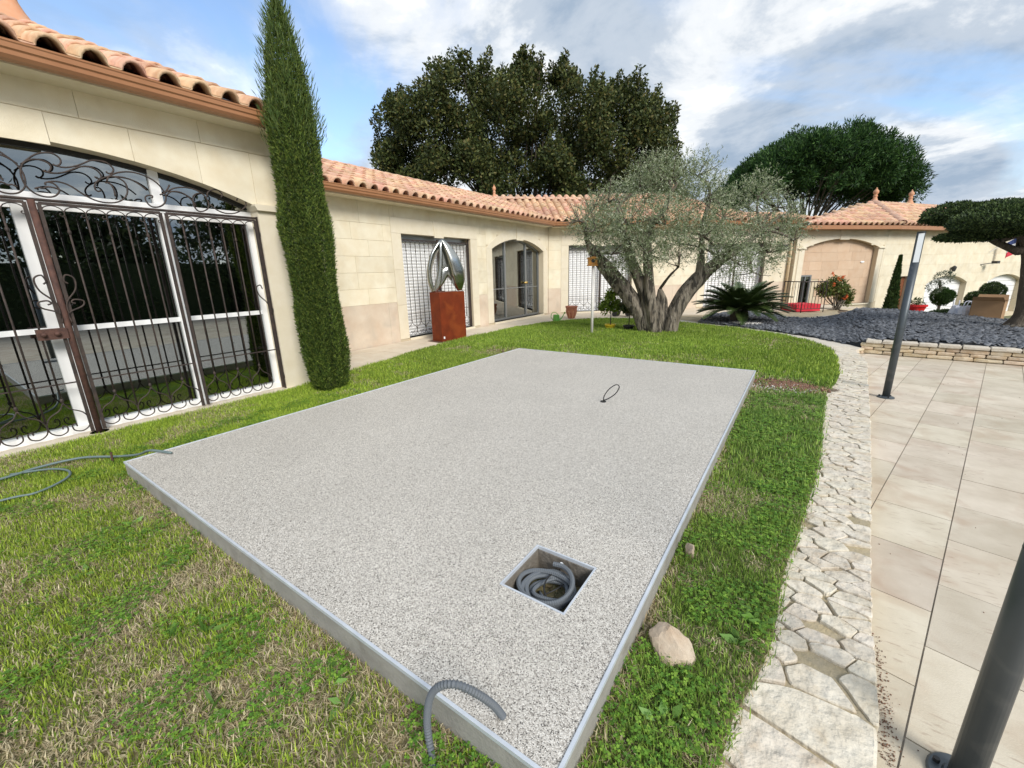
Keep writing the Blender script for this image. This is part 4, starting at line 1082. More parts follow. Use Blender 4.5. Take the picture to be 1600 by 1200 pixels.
MB().tube([G1(-1.0, 2.243, 0), G1(2.8, 2.243, 0)], .014, 6).build('top_rail', 'iron', gate)
MB().box2((.66, 1.0, -.025), (.862, 1.10, .035), T=G1).build('lock_box', 'rust_iron', gate)
MB().lathe([(0, 0), (.026, 0), (.03, .012), (.024, .03), (0, .035)], seg=12)
for du_ in (.70, .79):
    MB().tube([G1(du_, 1.05, .03), G1(du_, 1.05, .06)], [.024, .018], 12).build('lock_knob', 'rust_iron', gate, smooth=True)
for sg in (-1, 1):
    for (v_, h_, wd_) in ((1.25, .32, .13), (1.2, .15, .15)):
        pts = catmull([(.88+sg*.03, v_-.06, 0), (.88+sg*.035, v_+h_*.25, 0), (.88+sg*wd_*.9, v_+h_*.62, 0), (.88+sg*wd_, v_+h_*.95, 0), (.88+sg*wd_*.6, v_+h_*1.05, 0), (.88+sg*wd_*.45, v_+h_*.88, 0), (.88+sg*wd_*.62, v_+h_*.8, 0)], 5)
        MB().tube([G1(p.x, p.y, .02) for p in pts], .007, 6).build('leaf_scroll', 'iron', gate, smooth=True)
    pts = catmull([(2.78, 1.05, 0), (2.74, 1.2, 0), (2.66, 1.3, 0), (2.64, 1.4, 0), (2.69, 1.43, 0), (2.71, 1.38, 0)], 5)
MB().tube([G1(p.x, p.y, .02) for p in pts], .007, 6).build('leaf_scroll', 'iron', gate, smooth=True)
MB().box2((2.79, .03, -.02), (2.822, 2.26, .02), T=G1).build('hinge_post', 'iron', gate)
for v_ in (.2, 1.1, 2.05): MB().box2((2.80, v_-.025, -.02), (2.86, v_+.025, .03), T=G1).build('hinge', 'iron', gate)
SCR = [[[1.088, 2.56], [1.109, 2.552], [1.136, 2.568], [1.149, 2.602], [1.135, 2.634], [1.1, 2.653], [1.047, 2.647], [0.991, 2.621], [0.939, 2.575], [0.896, 2.526], [0.874, 2.469], [0.869, 2.424], [0.874, 2.369], [0.896, 2.321], [0.935, 2.286], [0.983, 2.273], [1.033, 2.281], [1.068, 2.309], [1.084, 2.34], [1.078, 2.369], [1.058, 2.395], [1.024, 2.402], [1.004, 2.39], [1.005, 2.374]], [[1.015, 2.5], [1.029, 2.486], [1.054, 2.499], [1.072, 2.531], [1.063, 2.563], [1.024, 2.582], [0.974, 2.581], [0.928, 2.559], [0.887, 2.525]], [[1.09, 2.565], [1.104, 2.551], [1.166, 2.547], [1.235, 2.57], [1.299, 2.605], [1.354, 2.639], [1.415, 2.65], [1.473, 2.642], [1.507, 2.605], [1.508, 2.574], [1.484, 2.548], [1.459, 2.547], [1.452, 2.562]], [[1.015, 2.5], [1.046, 2.484], [1.099, 2.488], [1.157, 2.507], [1.22, 2.544], [1.273, 2.573], [1.332, 2.581], [1.377, 2.565], [1.402, 2.532], [1.404, 2.501], [1.38, 2.482], [1.354, 2.5]], [[1.025, 2.405], [1.075, 2.415], [1.127, 2.408], [1.177, 2.383], [1.224, 2.341], [1.274, 2.304], [1.328, 2.279], [1.386, 2.27], [1.46, 2.278], [1.519, 2.308], [1.56, 2.352], [1.582, 2.407], [1.579, 2.471], [1.549, 2.505], [1.5, 2.522], [1.457, 2.516], [1.418, 2.497], [1.365, 2.458], [1.339, 2.418], [1.339, 2.381], [1.356, 2.367], [1.379, 2.38]], [[1.438, 2.469], [1.456, 2.509], [1.505, 2.548], [1.574, 2.575], [1.652, 2.587], [1.737, 2.573], [1.811, 2.538], [1.86, 2.491], [1.89, 2.427], [1.893, 2.365], [1.86, 2.306], [1.805, 2.273], [1.747, 2.273], [1.715, 2.317], [1.715, 2.358], [1.745, 2.381], [1.779, 2.379], [1.769, 2.357]], [[1.5, 2.522], [1.564, 2.526], [1.636, 2.511], [1.695, 2.474], [1.743, 2.428]], [[1.424, 2.455], [1.455, 2.453], [1.476, 2.405], [1.474, 2.335]], [[0.928, 2.334], [0.957, 2.349], [0.981, 2.344], [1.01, 2.36], [1.054, 2.36], [1.103, 2.337]], [[1.846, 2.398], [1.9, 2.428], [1.984, 2.481], [2.076, 2.503], [2.167, 2.498], [2.241, 2.465], [2.275, 2.425], [2.292, 2.368], [2.282, 2.315], [2.233, 2.276], [2.177, 2.267], [2.144, 2.308], [2.139, 2.366], [2.151, 2.418], [2.184, 2.45], [2.227, 2.463]], [[1.899, 2.394], [1.951, 2.442], [2.028, 2.449], [2.087, 2.424], [2.131, 2.379], [2.161, 2.324]], [[2.289, 2.427], [2.306, 2.481], [2.362, 2.517], [2.419, 2.518], [2.455, 2.477], [2.434, 2.445]], [[2.303, 2.355], [2.365, 2.301], [2.447, 2.271], [2.554, 2.281], [2.64, 2.328], [2.697, 2.382], [2.697, 2.429], [2.663, 2.46], [2.616, 2.454], [2.603, 2.426]], [[1.893, 2.427], [1.925, 2.466], [1.952, 2.511]]]
for mir in (0, 1):
    for c_ in SCR:
        pts = catmull([((a if not mir else 1.755-a), b_, 0) for a, b_ in c_], 3)
        MB().tube([G1(p.x, p.y, .0) for p in pts], .0075, 6).build('overthrow_scroll', 'iron', gate, smooth=True)

def window_gate(T, u0, u1, v0, v1, label):
    g_ = thing('wrought_iron_gate', label, 'iron gate', group='wrought iron security gates')
    mid = (u0+u1)/2
    for a, c in ((u0+.02, mid-.02), (mid+.02, u1-.1)):
        l_ = bpy.data.objects.new('gate_leaf', None); link(l_, g_); gate_leaf(T, a, c, v0+.03, v1-.12, 7, l_, -.05, .008, v0+.55, 1.3)
    MB().box2((u1-.06, v0, -.07), (u1-.03, v1-.02, -.03), T=T).build('hinge_post', 'iron', g_)
    for v_ in (v0+.2, (v0+v1)/2, v1-.25): MB().box2((u1-.1, v_-.02, -.06), (u1-.03, v_+.02, -.03), T=T).build('hinge', 'iron', g_)
    MB().box2((mid-.02, v0+.02, -.07), (mid+.02, v1-.08, -.03), T=T).build('meeting_post', 'iron', g_)
window_gate(W2, 3.74, 6.16, .06, 2.42, 'black wrought iron gate over white shutters behind the steel sculpture')
window_gate(W3, .74, 3.16, .06, 2.40, 'black wrought iron gate over white shutters behind the birdhouse pole')
window_gate(W3, 6.1, 8.52, .06, 2.38, 'black wrought iron gate behind the olive tree and the sago palm')

# ------------------------------------------------------------------ platform
plat = thing('platform', 'low rectangular slab of pale speckled resin gravel with metal edging, set in the lawn', 'platform')
x0, y0, x1, y1 = PLAT; HX0, HY0, HX1, HY1 = -.96, 1.245, -.635, 1.575
b = MB()
for (a, b_, c, d) in ((x0, y0, HX0, y1), (HX1, y0, x1, y1), (HX0, y0, HX1, HY0), (HX0, HY1, HX1, y1)):
    b.box2((a, b_, -.1), (c, d, .138))
b.build('concrete_slab', 'concrete', plat)
b = MB(); e = .008
vs_ = [(x0+e, y0+e), (HX0, y0+e), (HX1, y0+e), (x1-e, y0+e), (x0+e, HY0), (HX0, HY0), (HX1, HY0), (x1-e, HY0), (x0+e, HY1), (HX0, HY1), (HX1, HY1), (x1-e, HY1), (x0+e, y1-e), (HX0, y1-e), (HX1, y1-e), (x1-e, y1-e)]
fs_ = [(r_*4+c, r_*4+c+1, (r_+1)*4+c+1, (r_+1)*4+c) for r_ in range(3) for c in range(3) if not (r_ == 1 and c == 1)]
b.add([(p[0], p[1], .149) for p in vs_], fs_); b.build('resin_surface', 'resin', plat)
for (a, c) in (((x0-.004, y0-.004), (x1+.004, y0+e)), ((x0-.004, y1-e), (x1+.004, y1+.004)), ((x0-.004, y0+e), (x0+e, y1-e)), ((x1-e, y0+e), (x1+.004, y1-e))):
    MB().box2((a[0], a[1], .139), (c[0], c[1], .1545)).build('edge_trim', 'edge', plat)
# inspection pit frame
for (a, c) in (((HX0, HY0), (HX1, HY0+.008)), ((HX0, HY1-.008), (HX1, HY1)), ((HX0, HY0+.008), (HX0+.008, HY1-.008)), ((HX1-.008, HY0+.008), (HX1, HY1-.008))):
    MB().box2((a[0], a[1], .136), (c[0], c[1], .153)).build('pit_frame', 'edge', plat)
pm = MB()
for (a, c) in (((HX0, HY0), (HX1, HY0+.012)), ((HX0, HY1-.012), (HX1, HY1)), ((HX0, HY0), (HX0+.012, HY1)), ((HX1-.012, HY0), (HX1, HY1))):
    pm.box2((a[0]-.001, a[1]-.001, -.1), (c[0]+.001, c[1]+.001, .135))
pm.build('pit_wall', 'pit', plat)
MB().box2((HX0, HY0, -.1), (HX1, HY1, .015)).build('pit_floor', 'pit', plat)
# conduit coil in the pit
cc = thing('coiled_conduit', 'coil of grey corrugated conduit lying in the square inspection pit', 'conduit', (0, 0, 0))
def ribbed(pts, r, name, m, parent, pitch=.008, seg=8, amp=.12):
    P_ = catmull(pts, 6); L_ = [0]
    for i in range(1, len(P_)): L_.append(L_[-1]+(P_[i]-P_[i-1]).length)
    n = int(L_[-1]/(pitch/2)); out_ = []; rr = []; k = 0
    for i in range(n+1):
        s = L_[-1]*i/n
        while k < len(L_)-2 and L_[k+1] < s: k += 1
        t = (s-L_[k])/max(1e-9, L_[k+1]-L_[k]); out_.append(P_[k].lerp(P_[k+1], t)); rr.append(r*(1+amp*(1 if i % 2 else -1)))
    return MB().tube(out_, rr, seg).build(name, m, parent, smooth=False)
pcx, pcy = -.797, 1.40
pts = [(pcx+(.118+.018*math.sin(a*.37))*math.cos(a)+.010*math.sin(a*.21), pcy-.005+(.116+.018*math.sin(a*.53))*math.sin(a), .055+a*.0024+.010*math.sin(a*.8)) for a in np.linspace(0, 2*PI*4.3, 62)]
ribbed(pts, .0115, 'coil', 'conduit', cc, .010, 7, .08)
ribbed([(pcx+(.085+.02*math.sin(a*.7))*math.cos(a+1)+.015, pcy+(.08+.02*math.cos(a*.9))*math.sin(a+1), .045+.004*a+.008*math.sin(a*1.3)) for a in np.linspace(0, 2*PI*1.8, 26)], .0095, 'coil', 'conduit', cc, .010, 7, .08)
ribbed([(pcx-.07, pcy+.04, .01), (pcx-.02, pcy-.03, .07), (pcx+.04, pcy-.06, .08), (pcx+.08, pcy+.03, .06)], .006, 'cable', 'conduit', cc, .02, 6, 0)
ribbed([(pcx-.02, pcy+.15, .08), (pcx-.03, pcy+.05, .10), (pcx-.01, pcy-.02, .09), (pcx+.06, pcy-.07, .06)], .004, 'cable', 'black', cc, .02, 6, 0)
ribbed([(pcx+.04, pcy+.12, .06), (pcx+.03, pcy+.03, .08), (pcx-.04, pcy-.05, .05)], .003, 'cable', 'black', cc, .02, 6, 0)
MB().tube([(pcx-.025, pcy+.155, .1), (pcx-.01, pcy+.15, .115)], [.006, .011], 10).build('cable_end', 'edge', cc)
MB().tube([(pcx+.075, pcy-.035, .055), (pcx+.09, pcy-.03, .058)], .007, 8).build('connector', 'red', cc)
MB().box((pcx-.115, pcy+.02, .075), (.008, .012, .014), .4).build('connector', 'white', cc)
lt = []
for i in range(260):
    lt.append((pcx+random.uniform(-.14, .14), pcy+random.uniform(-.14, .14), random.uniform(.02, .05)))
lt = np.array(lt); V, F, C = leaves(lt, .03, .006, palette(len(lt), [(.12, .09, .05), (.2, .16, .09), (.07, .08, .03)]))
o_ = np_mesh('leaf_litter', V, F, 'leaf', cc, C, kind='stuff')

# bent conduit at the near corner
cd = thing('corrugated_conduit', 'grey corrugated conduit arching out of the near end of the speckled slab', 'conduit')
ribbed([(-.61, .785, .148), (-.625, .755, .22), (-.655, .71, .295), (-.695, .675, .335), (-.745, .655, .315), (-.785, .648, .25), (-.805, .645, .15), (-.80, .64, .08), (-.775, .625, .035), (-.73, .58, .03), (-.66, .50, .03)], .0108, 'pipe', 'conduit', cd, .011, 12, .15)
# cable loop
cl = thing('cable_loop', 'thin black cable looped upright out of the middle of the speckled slab', 'cable')
MB().tube(catmull([(-1.61, 4.02, .148), (-1.60, 4.02, .22), (-1.55, 4.03, .30), (-1.49, 4.06, .345), (-1.46, 4.07, .32), (-1.49, 4.05, .25), (-1.56, 4.03, .19), (-1.61, 4.02, .165)], 5), .0055, 6).build('cable', 'black', cl, smooth=True)
MB().tube([(-1.61, 4.02, .149), (-1.61, 4.02, .158)], .03, 12).build('grommet', 'black', cl)
# hose on the grass at the left corner
hs_ = thing('garden_hose', 'grey garden hose lying on the grass at the far left corner of the slab', 'hose')
MB().tube(catmull([(-4.93, -.6, .06), (-4.93, .13, .06), (-4.97, .34, .062), (-4.92, .59, .062), (-4.68, .77, .062), (-4.45, .86, .10), (-4.25, .90, .168), (-4.05, .98, .163)], 6), .010, 8).build('hose_run', 'hose', hs_, smooth=True)
MB().tube(catmull([(-4.43, -.5, .055), (-4.43, .09, .055), (-4.39, .26, .05), (-4.49, .43, .06), (-4.67, .47, .06), (-4.85, .39, .06), (-5.0, .2, .055)], 6), .0085, 8).build('hose_run', 'hose', hs_, smooth=True)
stk = tag(MB().tube([(-4.62, .72, -.05), (-4.62, .73, .13)], .008, 6).build('stake', 'rust_iron'), 'short rusty iron stake beside the hose at the slab corner', 'stake')

# rocks
def rock(loc, dims, seed, label, rz=0):
    import bmesh
    bm = bmesh.new(); bmesh.ops.create_icosphere(bm, subdivisions=3, radius=1)
    r_ = random.Random(seed)
    pl = [(Vector((r_.uniform(-1, 1), r_.uniform(-1, 1), r_.uniform(-.6, 1))).normalized(), r_.uniform(.50, .78)) for _ in range(16)]
    for v in bm.verts:
        for (n_, d_) in pl:
            k = v.co.dot(n_)
            if k > d_: v.co -= n_*(k-d_)
        v.co += v.normal*r_.uniform(-.012, .012)
        v.co = Vector((v.co.x*dims[0], v.co.y*dims[1], v.co.z*dims[2]))
    me = bpy.data.meshes.new('rock'); bm.to_mesh(me); bm.free(); me.materials.append(M['rock'])
    o_ = bpy.data.objects.new('rock', me); o_.location = loc; o_.rotation_euler = (0, 0, rz); link(o_); tag(o_, label, 'rock', 'rocks beside the slab')
rock((-.25, 1.425, .04), (.125, .095, .095), 5, 'angular tan rock on the grass near the conduit pit, the larger one', -.35)
rock((-.325, 2.10, .045), (.035, .05, .055), 8, 'small yellowish stone standing at the slab edge, the smaller one', .3)

# ------------------------------------------------------------------ lamp posts
def lamp_post(loc, label, rz=0, h=1.93, r=.038):
    t = thing('lamp_post', label, 'lamp post', loc, rz, 'grey bollard lamps on the patio')
    MB().lathe([(.085, 0), (.085, .008), (.080, .012), (.05, .012), (.045, .02), (0, .02)], seg=28).build('base_plate', 'lamp', t)
    for k in range(3):
        a = k*2.1+.6
        MB().tube([(.064*math.cos(a), .064*math.sin(a), .01), (.064*math.cos(a), .064*math.sin(a), .026)], .009, 6).build('bolt', 'black', t)
    seg = 24; b = MB(); vs_ = []
    b.lathe([(r, .01), (r, h-.33)], seg=seg); b.build('post', 'lamp', t, smooth=True).data.polygons.foreach_set('use_smooth', [True]*seg+[False]*2)
    # head: open channel with the flat diffuser towards -y
    A = [(-r*.93, -r*.35)]+[(r*math.cos(PI+.36-(PI+.72)*i/18), r*math.sin(PI+.36-(PI+.72)*i/18)) for i in range(19)]+[(r*.93, -r*.35)]
    b = MB().prism([(p[0], p[1]) for p in A], h-.33, h, Tz); b.build('head', 'lamp', t)
    MB().box2((-r*.66, -r*.35-.006, h-.325), (r*.66, -r*.35+.004, h-.012)).build('diffuser', 'lens', t)
    MB().lathe([(r*1.0, 0), (r*1.0, .006), (0, .006)], c=(0, 0, h), seg=seg).build('cap', 'lamp', t)
    MB().lathe([(r+.0006, 0), (r+.0006, .004)], c=(0, 0, h*.44), seg=seg).build('seam', 'black', t)
lamp_post((1.01, 6.65, -.099), 'slim dark grey lamp post with white light strip, further away before the slate bed', rz=math.radians(8))
lamp_post((.615, 1.565, -.099), 'dark grey lamp post close to the camera at the right edge', rz=.0)

# ------------------------------------------------------------------ sculpture
sc_ = thing('sculpture', 'polished steel abstract sculpture of crossing curved blades', 'sculpture', (-6.78, 7.22, 1.122), math.radians(58))
ped = thing('pedestal', 'rust red weathered steel block carrying the steel sculpture', 'pedestal', (-6.76, 7.21, .012), math.radians(81))
MB().box((0, 0, .555), (.72, .36, 1.11)).build('block', 'corten', ped)
MB().box((0, 0, .006), (.92, .50, .012)).build('base_plate', 'rust_iron', ped)
MB().box((-.30, -.185, .10), (.035, .012, .05)).build('socket', 'white', ped)
def blade(pts, wds, ths, tws, name):
    """flattened section swept along pts: wds width, ths thickness, tws twist angle"""
    P_ = catmull(pts, 6); n = len(P_); m_ = len(pts)
    def ip(A, i): s = i/(n-1)*(m_-1); k = min(int(s), m_-2); t = s-k; return A[k]*(1-t)+A[k+1]*t
    vs_ = []; seg = 14
    for i in range(n):
        t = (P_[min(i+1, n-1)]-P_[max(i-1, 0)]).normalized(); a = ip(tws, i); Yv = Vector((0, 1, 0)); sx = t.cross(Yv).normalized(); syv = sx.cross(t)
        X_ = sx*math.cos(a)+syv*math.sin(a); Y_ = -sx*math.sin(a)+syv*math.cos(a)
        for k in range(seg):
            an_ = 2*PI*k/seg; cx0 = math.cos(an_); sx0 = math.sin(an_); e_ = .5
            vs_.append(P_[i]+X_*ip(ths, i)*math.copysign(abs(cx0)**e_, cx0)+Y_*ip(wds, i)*math.copysign(abs(sx0)**e_, sx0))
    fs_ = [(i*seg+k, i*seg+(k+1) % seg, (i+1)*seg+(k+1) % seg, (i+1)*seg+k) for i in range(n-1) for k in range(seg)]+[tuple(range(seg-1, -1, -1)), tuple((n-1)*seg+k for k in range(seg))]
    return MB().add(vs_, fs_).build(name, 'steel', sc_, smooth=True)
# local x = right as seen, y = away, z up; about .78 wide, 1.15 high
blade([(-.30, .02, .0), (-.36, .02, .22), (-.36, .0, .50), (-.26, .0, .80), (-.12, 0, 1.02), (-.05, 0, 1.12)], [.07, .11, .13, .13, .10, .05], [.05, .055, .045, .04, .035, .02], [0, .2, .4, .5, .5, .5], 'blade')
blade([(-.28, -.02, .0), (-.20, -.05, .20), (-.14, -.06, .45), (-.10, -.05, .75), (-.08, -.03, 1.0), (-.04, 0, 1.13)], [.06, .07, .07, .08, .08, .05], [.06, .065, .055, .045, .035, .02], [0, .2, .3, .3, .3, .3], 'blade')
blade([(-.06, .0, 1.13), (.05, -.02, .95), (.16, -.03, .70), (.25, -.02, .42), (.29, 0, .20), (.31, 0, .02)], [.05, .10, .14, .15, .12, .05], [.03, .095, .145, .17, .13, .05], [.5, .4, .3, .2, .1, 0], 'blade')
blade([(-.24, .03, .05), (-.12, .05, .22), (-.02, .06, .40), (.06, .06, .46), (.18, .04, .32), (.30, .02, .08)], [.05, .09, .10, .10, .09, .05], [.05, .075, .10, .11, .09, .05], [0, 0, 0, 0, 0, 0], 'blade')
blade([(-.06, .02, 1.10), (0, .05, .85), (.03, .07, .6), (.05, .07, .42)], [.03, .06, .08, .08], [.03, .075, .12, .12], [0, 0, 0, 0], 'blade')
MB().box((-.16, 0, .012), (.22, .14, .024)).build('foot_plate', 'rust_iron', sc_)

# ------------------------------------------------------------------ small things near the olive tree
bh = thing('birdhouse', 'orange varnished wooden birdhouse with a round hole on top of the white pole', 'birdhouse', (-4.09, 9.30, 1.63), math.radians(30))
MB().box((0, .13, .09), (.20, .26, .15)).build('box', 'birdwood', bh)
MB().prism([(-.12, .15), (.12, .15), (.12, .175), (0, .20), (-.12, .175)], -.02, .30, lambda a, b_, c_: (a, c_, b_)).build('roof', 'birdwood', bh)
MB().box((0, .10, .0), (.22, .34, .025)).build('floor_board', 'birdwood', bh)
MB().tube([(0, -.003, .10), (0, .004, .10)], .04, 16).build('entrance_hole', 'black', bh)
bp_ = tag(MB().tube([(-4.09, 9.33, -.05), (-4.09, 9.33, 1.62)], .032, 12).build('pole', 'pole_white', smooth=True), 'white wooden pole carrying the orange birdhouse', 'pole')

def pot_profile(r0, r1, h, rim=.02): return [(0, 0), (r0, 0), (r1, h-rim*1.5), (r1+rim, h-rim*1.5), (r1+rim, h), (r1-.004, h), (r1-.01, h-.04), (0, h-.04)]
def potted(loc, matn, name_label, lumps, stemh, cols, lab_pot, cat):
    t = thing('potted_tree', name_label, 'potted plant', loc)
    MB().lathe(pot_profile(.10, .125, .16), seg=20).build('pot', matn, t, smooth=False)
    MB().tube([(0, 0, .1), (.01, .0, stemh*.6), (0, .01, stemh)], [.014, .012, .01], 7).build('stem', 'bark_dark', t)
    P_, N_ = lumps_pts(lumps, -260, .15); V, F, C = leaves(P_, .10, .042, palette(len(P_), cols)); np_mesh('foliage', V, F, 'leaf', t, C)
potted((-4.02, 10.33, 0), 'yellow', 'small lemon tree in a yellow pot left of the olive trunk', [(0, 0, .72, .26), (.12, .1, .62, .18), (-.15, -.05, .6, .18), (0, 0, .9, .16)], .6, [(.18, .27, .03), (.28, .36, .06), (.11, .17, .02)], '', '')
potted((-3.52, 10.3, 0), 'black', 'small dark leaved shrub in a black pot beside the olive trunk', [(0, 0, .68, .2), (.1, .05, .55, .14), (-.1, -.02, .6, .15)], .6, [(.05, .09, .03), (.09, .13, .04), (.12, .10, .04)], '', '')

wc = thing('watering_can', 'bright green plastic watering can on the terrace by the grass edge', 'watering can', (-6.13, 11.3, .013), math.radians(35))
MB().lathe([(0, 0), (.10, 0), (.105, .02), (.095, .22), (.09, .225), (.085, .22), (0, .21)], seg=18).build('body', 'green', wc)
MB().tube([(.09, 0, .06), (.17, 0, .13), (.25, 0, .27)], [.022, .016, .012], 8).build('spout', 'green', wc)
MB().tube([(.24, 0, .26), (.27, 0, .29)], [.014, .04], 12).build('rose', 'green', wc)
MB().tube(catmull([(-.09, 0, .06), (-.16, 0, .16), (-.13, 0, .28), (-.03, 0, .30), (.06, 0, .22)], 5), .010, 7).build('handle', 'green', wc)
tp = thing('terracotta_pot', 'glazed reddish terracotta pot near the wall by the watering can', 'flower pot', (-6.19, 12.45, .013))
MB().lathe([(0, 0), (.10, 0), (.15, .12), (.19, .24), (.175, .31), (.20, .36), (.205, .40), (.185, .40), (.17, .33), (0, .3)], seg=22).build('pot', 'terracotta', tp, smooth=True)
for k in range(8):
    a = k*PI/4; MB().tube([(.10*math.cos(a), .10*math.sin(a), .01), (.155*math.cos(a), .155*math.sin(a), .13), (.19*math.cos(a), .19*math.sin(a), .25)], .012, 6).build('rib', 'finial', tp)
# white garden stool glimpsed behind the lemon tree
gs = thing('garden_cart', 'white plastic garden item with dark wheels half hidden behind the lemon tree', 'garden cart', (-5.15, 13.6, .013))
MB().prism([(-.1, .15), (.55, .25), (.6, .42), (.15, .48), (-.12, .40)], -.14, .14, lambda a, b_, c_: (a, c_, b_)).build('body', 'white', gs)
for (a, b_) in ((.05, .09), (.5, .12)):
    MB().tube([(a, -.16, b_), (a, .16, b_)], .09, 14).build('wheel', 'black', gs)

# ------------------------------------------------------------------ things at the far side of the bed
rp = thing('red_pot', 'bright red plastic planter at the far edge of the slate bed', 'planter', (2.70, 16.3, .13))
MB().lathe([(0, 0), (.16, 0), (.22, .18), (.245, .18), (.245, .23), (.21, .23), (0, .2)], seg=22).build('pot', 'red', rp)
P_, N_ = lumps_pts([(0, 0, .3, .16)], -120, .1); V, F, C = leaves(P_, .1, .03, palette(len(P_), [(.06, .1, .03)])); np_mesh('foliage', V, F, 'leaf', rp, C)
for k, (x_, y_, lab) in enumerate(((3.50, 15.22, 'white plastic carrier bag with handles beside the cardboard box'), (3.30, 15.42, 'white plastic carrier bag with handles further from the cardboard box'))):
    bg_ = thing('carrier_bag', lab, 'bag', (x_, y_, .1), .4+k, 'white bags at the slate bed')
    vs_ = []; 
    for j, (sx, sy0, z_) in enumerate(((.17, .09, 0), (.20, .11, .10), (.19, .10, .22), (.18, .06, .32))):
        for q in range(12):
            a = 2*PI*q/12; vs_.append((sx*math.copysign(abs(math.cos(a))**.6, math.cos(a))+random.uniform(-.01, .01), sy0*math.copysign(abs(math.sin(a))**.6, math.sin(a))+random.uniform(-.012, .012), z_+random.uniform(-.01, .01)))
    MB().add(vs_, [(j*12+q, j*12+(q+1) % 12, (j+1)*12+(q+1) % 12, (j+1)*12+q) for j in range(3) for q in range(12)]+[tuple(range(11, -1, -1))]).build('bag_body', 'bag', bg_)
    for s_ in (-.05, .05): MB().tube(catmull([(-.09, s_, .3), (-.06, s_, .42), (.05, s_, .43), (.09, s_, .3)], 5), .010, 6).build('handle', 'bag', bg_)
bx_ = thing('cardboard_box', 'large open cardboard box tilted at the foot of the pruned tree', 'cardboard box', (3.74, 14.85, .14), math.radians(-22))
bx_.scale = (.82, .82, .82)
b = MB()
for q in (((-.32, -.25, 0), (.32, -.24, .55)), ((-.32, .24, 0), (.32, .25, .55)), ((-.32, -.25, 0), (-.31, .25, .55)), ((.31, -.25, 0), (.32, .25, .55)), ((-.32, -.25, 0), (.32, .25, .01))): b.box2(*q)
b.build('box_body', 'card', bx_)
MB().add([(-.32, -.25, .55), (.32, -.25, .55), (.30, -.40, .66), (-.30, -.40, .66)], [(0, 1, 2, 3)]).build('flap', 'card', bx_)
MB().add([(.32, -.25, .55), (.32, .25, .55), (.46, .23, .64), (.46, -.23, .64)], [(0, 1, 2, 3)]).build('flap', 'card', bx_)
MB().add([(-.32, .25, .55), (.32, .25, .55), (.30, .33, .70), (-.30, .33, .70)], [(0, 1, 2, 3)]).build('flap', 'card', bx_)

# railing and red cloth by the arch
rl = thing('railing', 'black iron stair railing in front of the blind arch', 'railing')
P0, P1, P2 = Vector((-.55, 17.35, .02)), Vector((.02, 16.55, .02)), Vector((.62, 17.1, .02))
for a, c in ((P0, P1), (P1, P2)):
    MB().tube([a+Vector((0, 0, .98)), c+Vector((0, 0, .98))], .018, 6).build('handrail', 'iron', rl)
    MB().tube([a+Vector((0, 0, .12)), c+Vector((0, 0, .12))], .012, 6).build('bottom_rail', 'iron', rl)
    n = 7
    for i in range(n+1):
        p = a.lerp(c, i/n); MB().tube([p+Vector((0, 0, 0 if i in (0, n) else .12)), p+Vector((0, 0, .98))], .016 if i in (0, n) else .009, 6).build('post' if i in (0, n) else 'baluster', 'iron', rl)
rcx = tag(MB().prism([(-.6, 17.6), (-.1, 17.0), (.55, 17.5), (.1, 18.1)], .02, .25, Tz).build('red_cover', 'redcloth'), 'red cloth covered low bench behind the iron railing', 'cloth')

# flag, wall lamp and sconce on the garage wall
fl = thing('flag', 'small blue white and red striped flag on a slanted pole on the garage wall', 'flag')
fpA = Vector(WB(8.0, 1.35, .03)); fpB = fpA+Vector((.55, -1.0, .95))
fpA = Vector(WB(8.05, 1.92, .03)); fpB = Vector(WB(8.75, 2.55, .55)); MB().tube([fpA, fpB], .015, 6).build('flag_pole', 'pole_white', fl)
for k, mn in enumerate(('fblue', 'fwhite', 'fred')):
    b = MB(); vs_ = []
    q0, q1 = fpA.lerp(fpB, .62), fpA.lerp(fpB, .98); sag = Vector((.12, .10, -.95))
    n = 5
    for i in range(n+1):
        for s_ in (k/3, (k+1)/3):
            t = i/n; p = q0.lerp(q1, t)+sag*s_*.75+Vector((.03*math.sin(t*7+s_*3), -.03*math.sin(t*7), 0)); vs_ += [p, p+Vector((.004, -.004, 0))]
    fs_ = []
    for i in range(n): a = i*4; fs_ += [(a, a+2, a+6, a+4), (a+1, a+5, a+7, a+3)]
    b.add(vs_, fs_).build('stripe', mn, fl)
for (u_, v_, lab) in ((5.1, 1.2, 'small dark lantern on the wall above the first garage door'),):
    s = thing('wall_lantern', lab, 'wall light'); MB().tube([WB(u_, v_-.12, .12), WB(u_, v_-.02, .12), WB(u_, v_+.08, .12), WB(u_, v_+.14, .12)], [.05, .08, .09, .02], 8).build('lantern', 'sconce', s); MB().box2((u_-.02, v_, 0.02), (u_+.02, v_+.04, .12), T=WB).build('bracket', 'sconce', s)
s = thing('floodlight', 'small projector light on a bracket on the garage wall below the flag', 'wall light')
MB().tube([WB(7.55, 1.35, .02), WB(7.9, 1.42, .3)], .02, 6).build('arm', 'sconce', s); MB().box2((7.85, 1.38, .25), (8.1, 1.5, .45), T=WB).build('lamp_head', 'sconce', s)

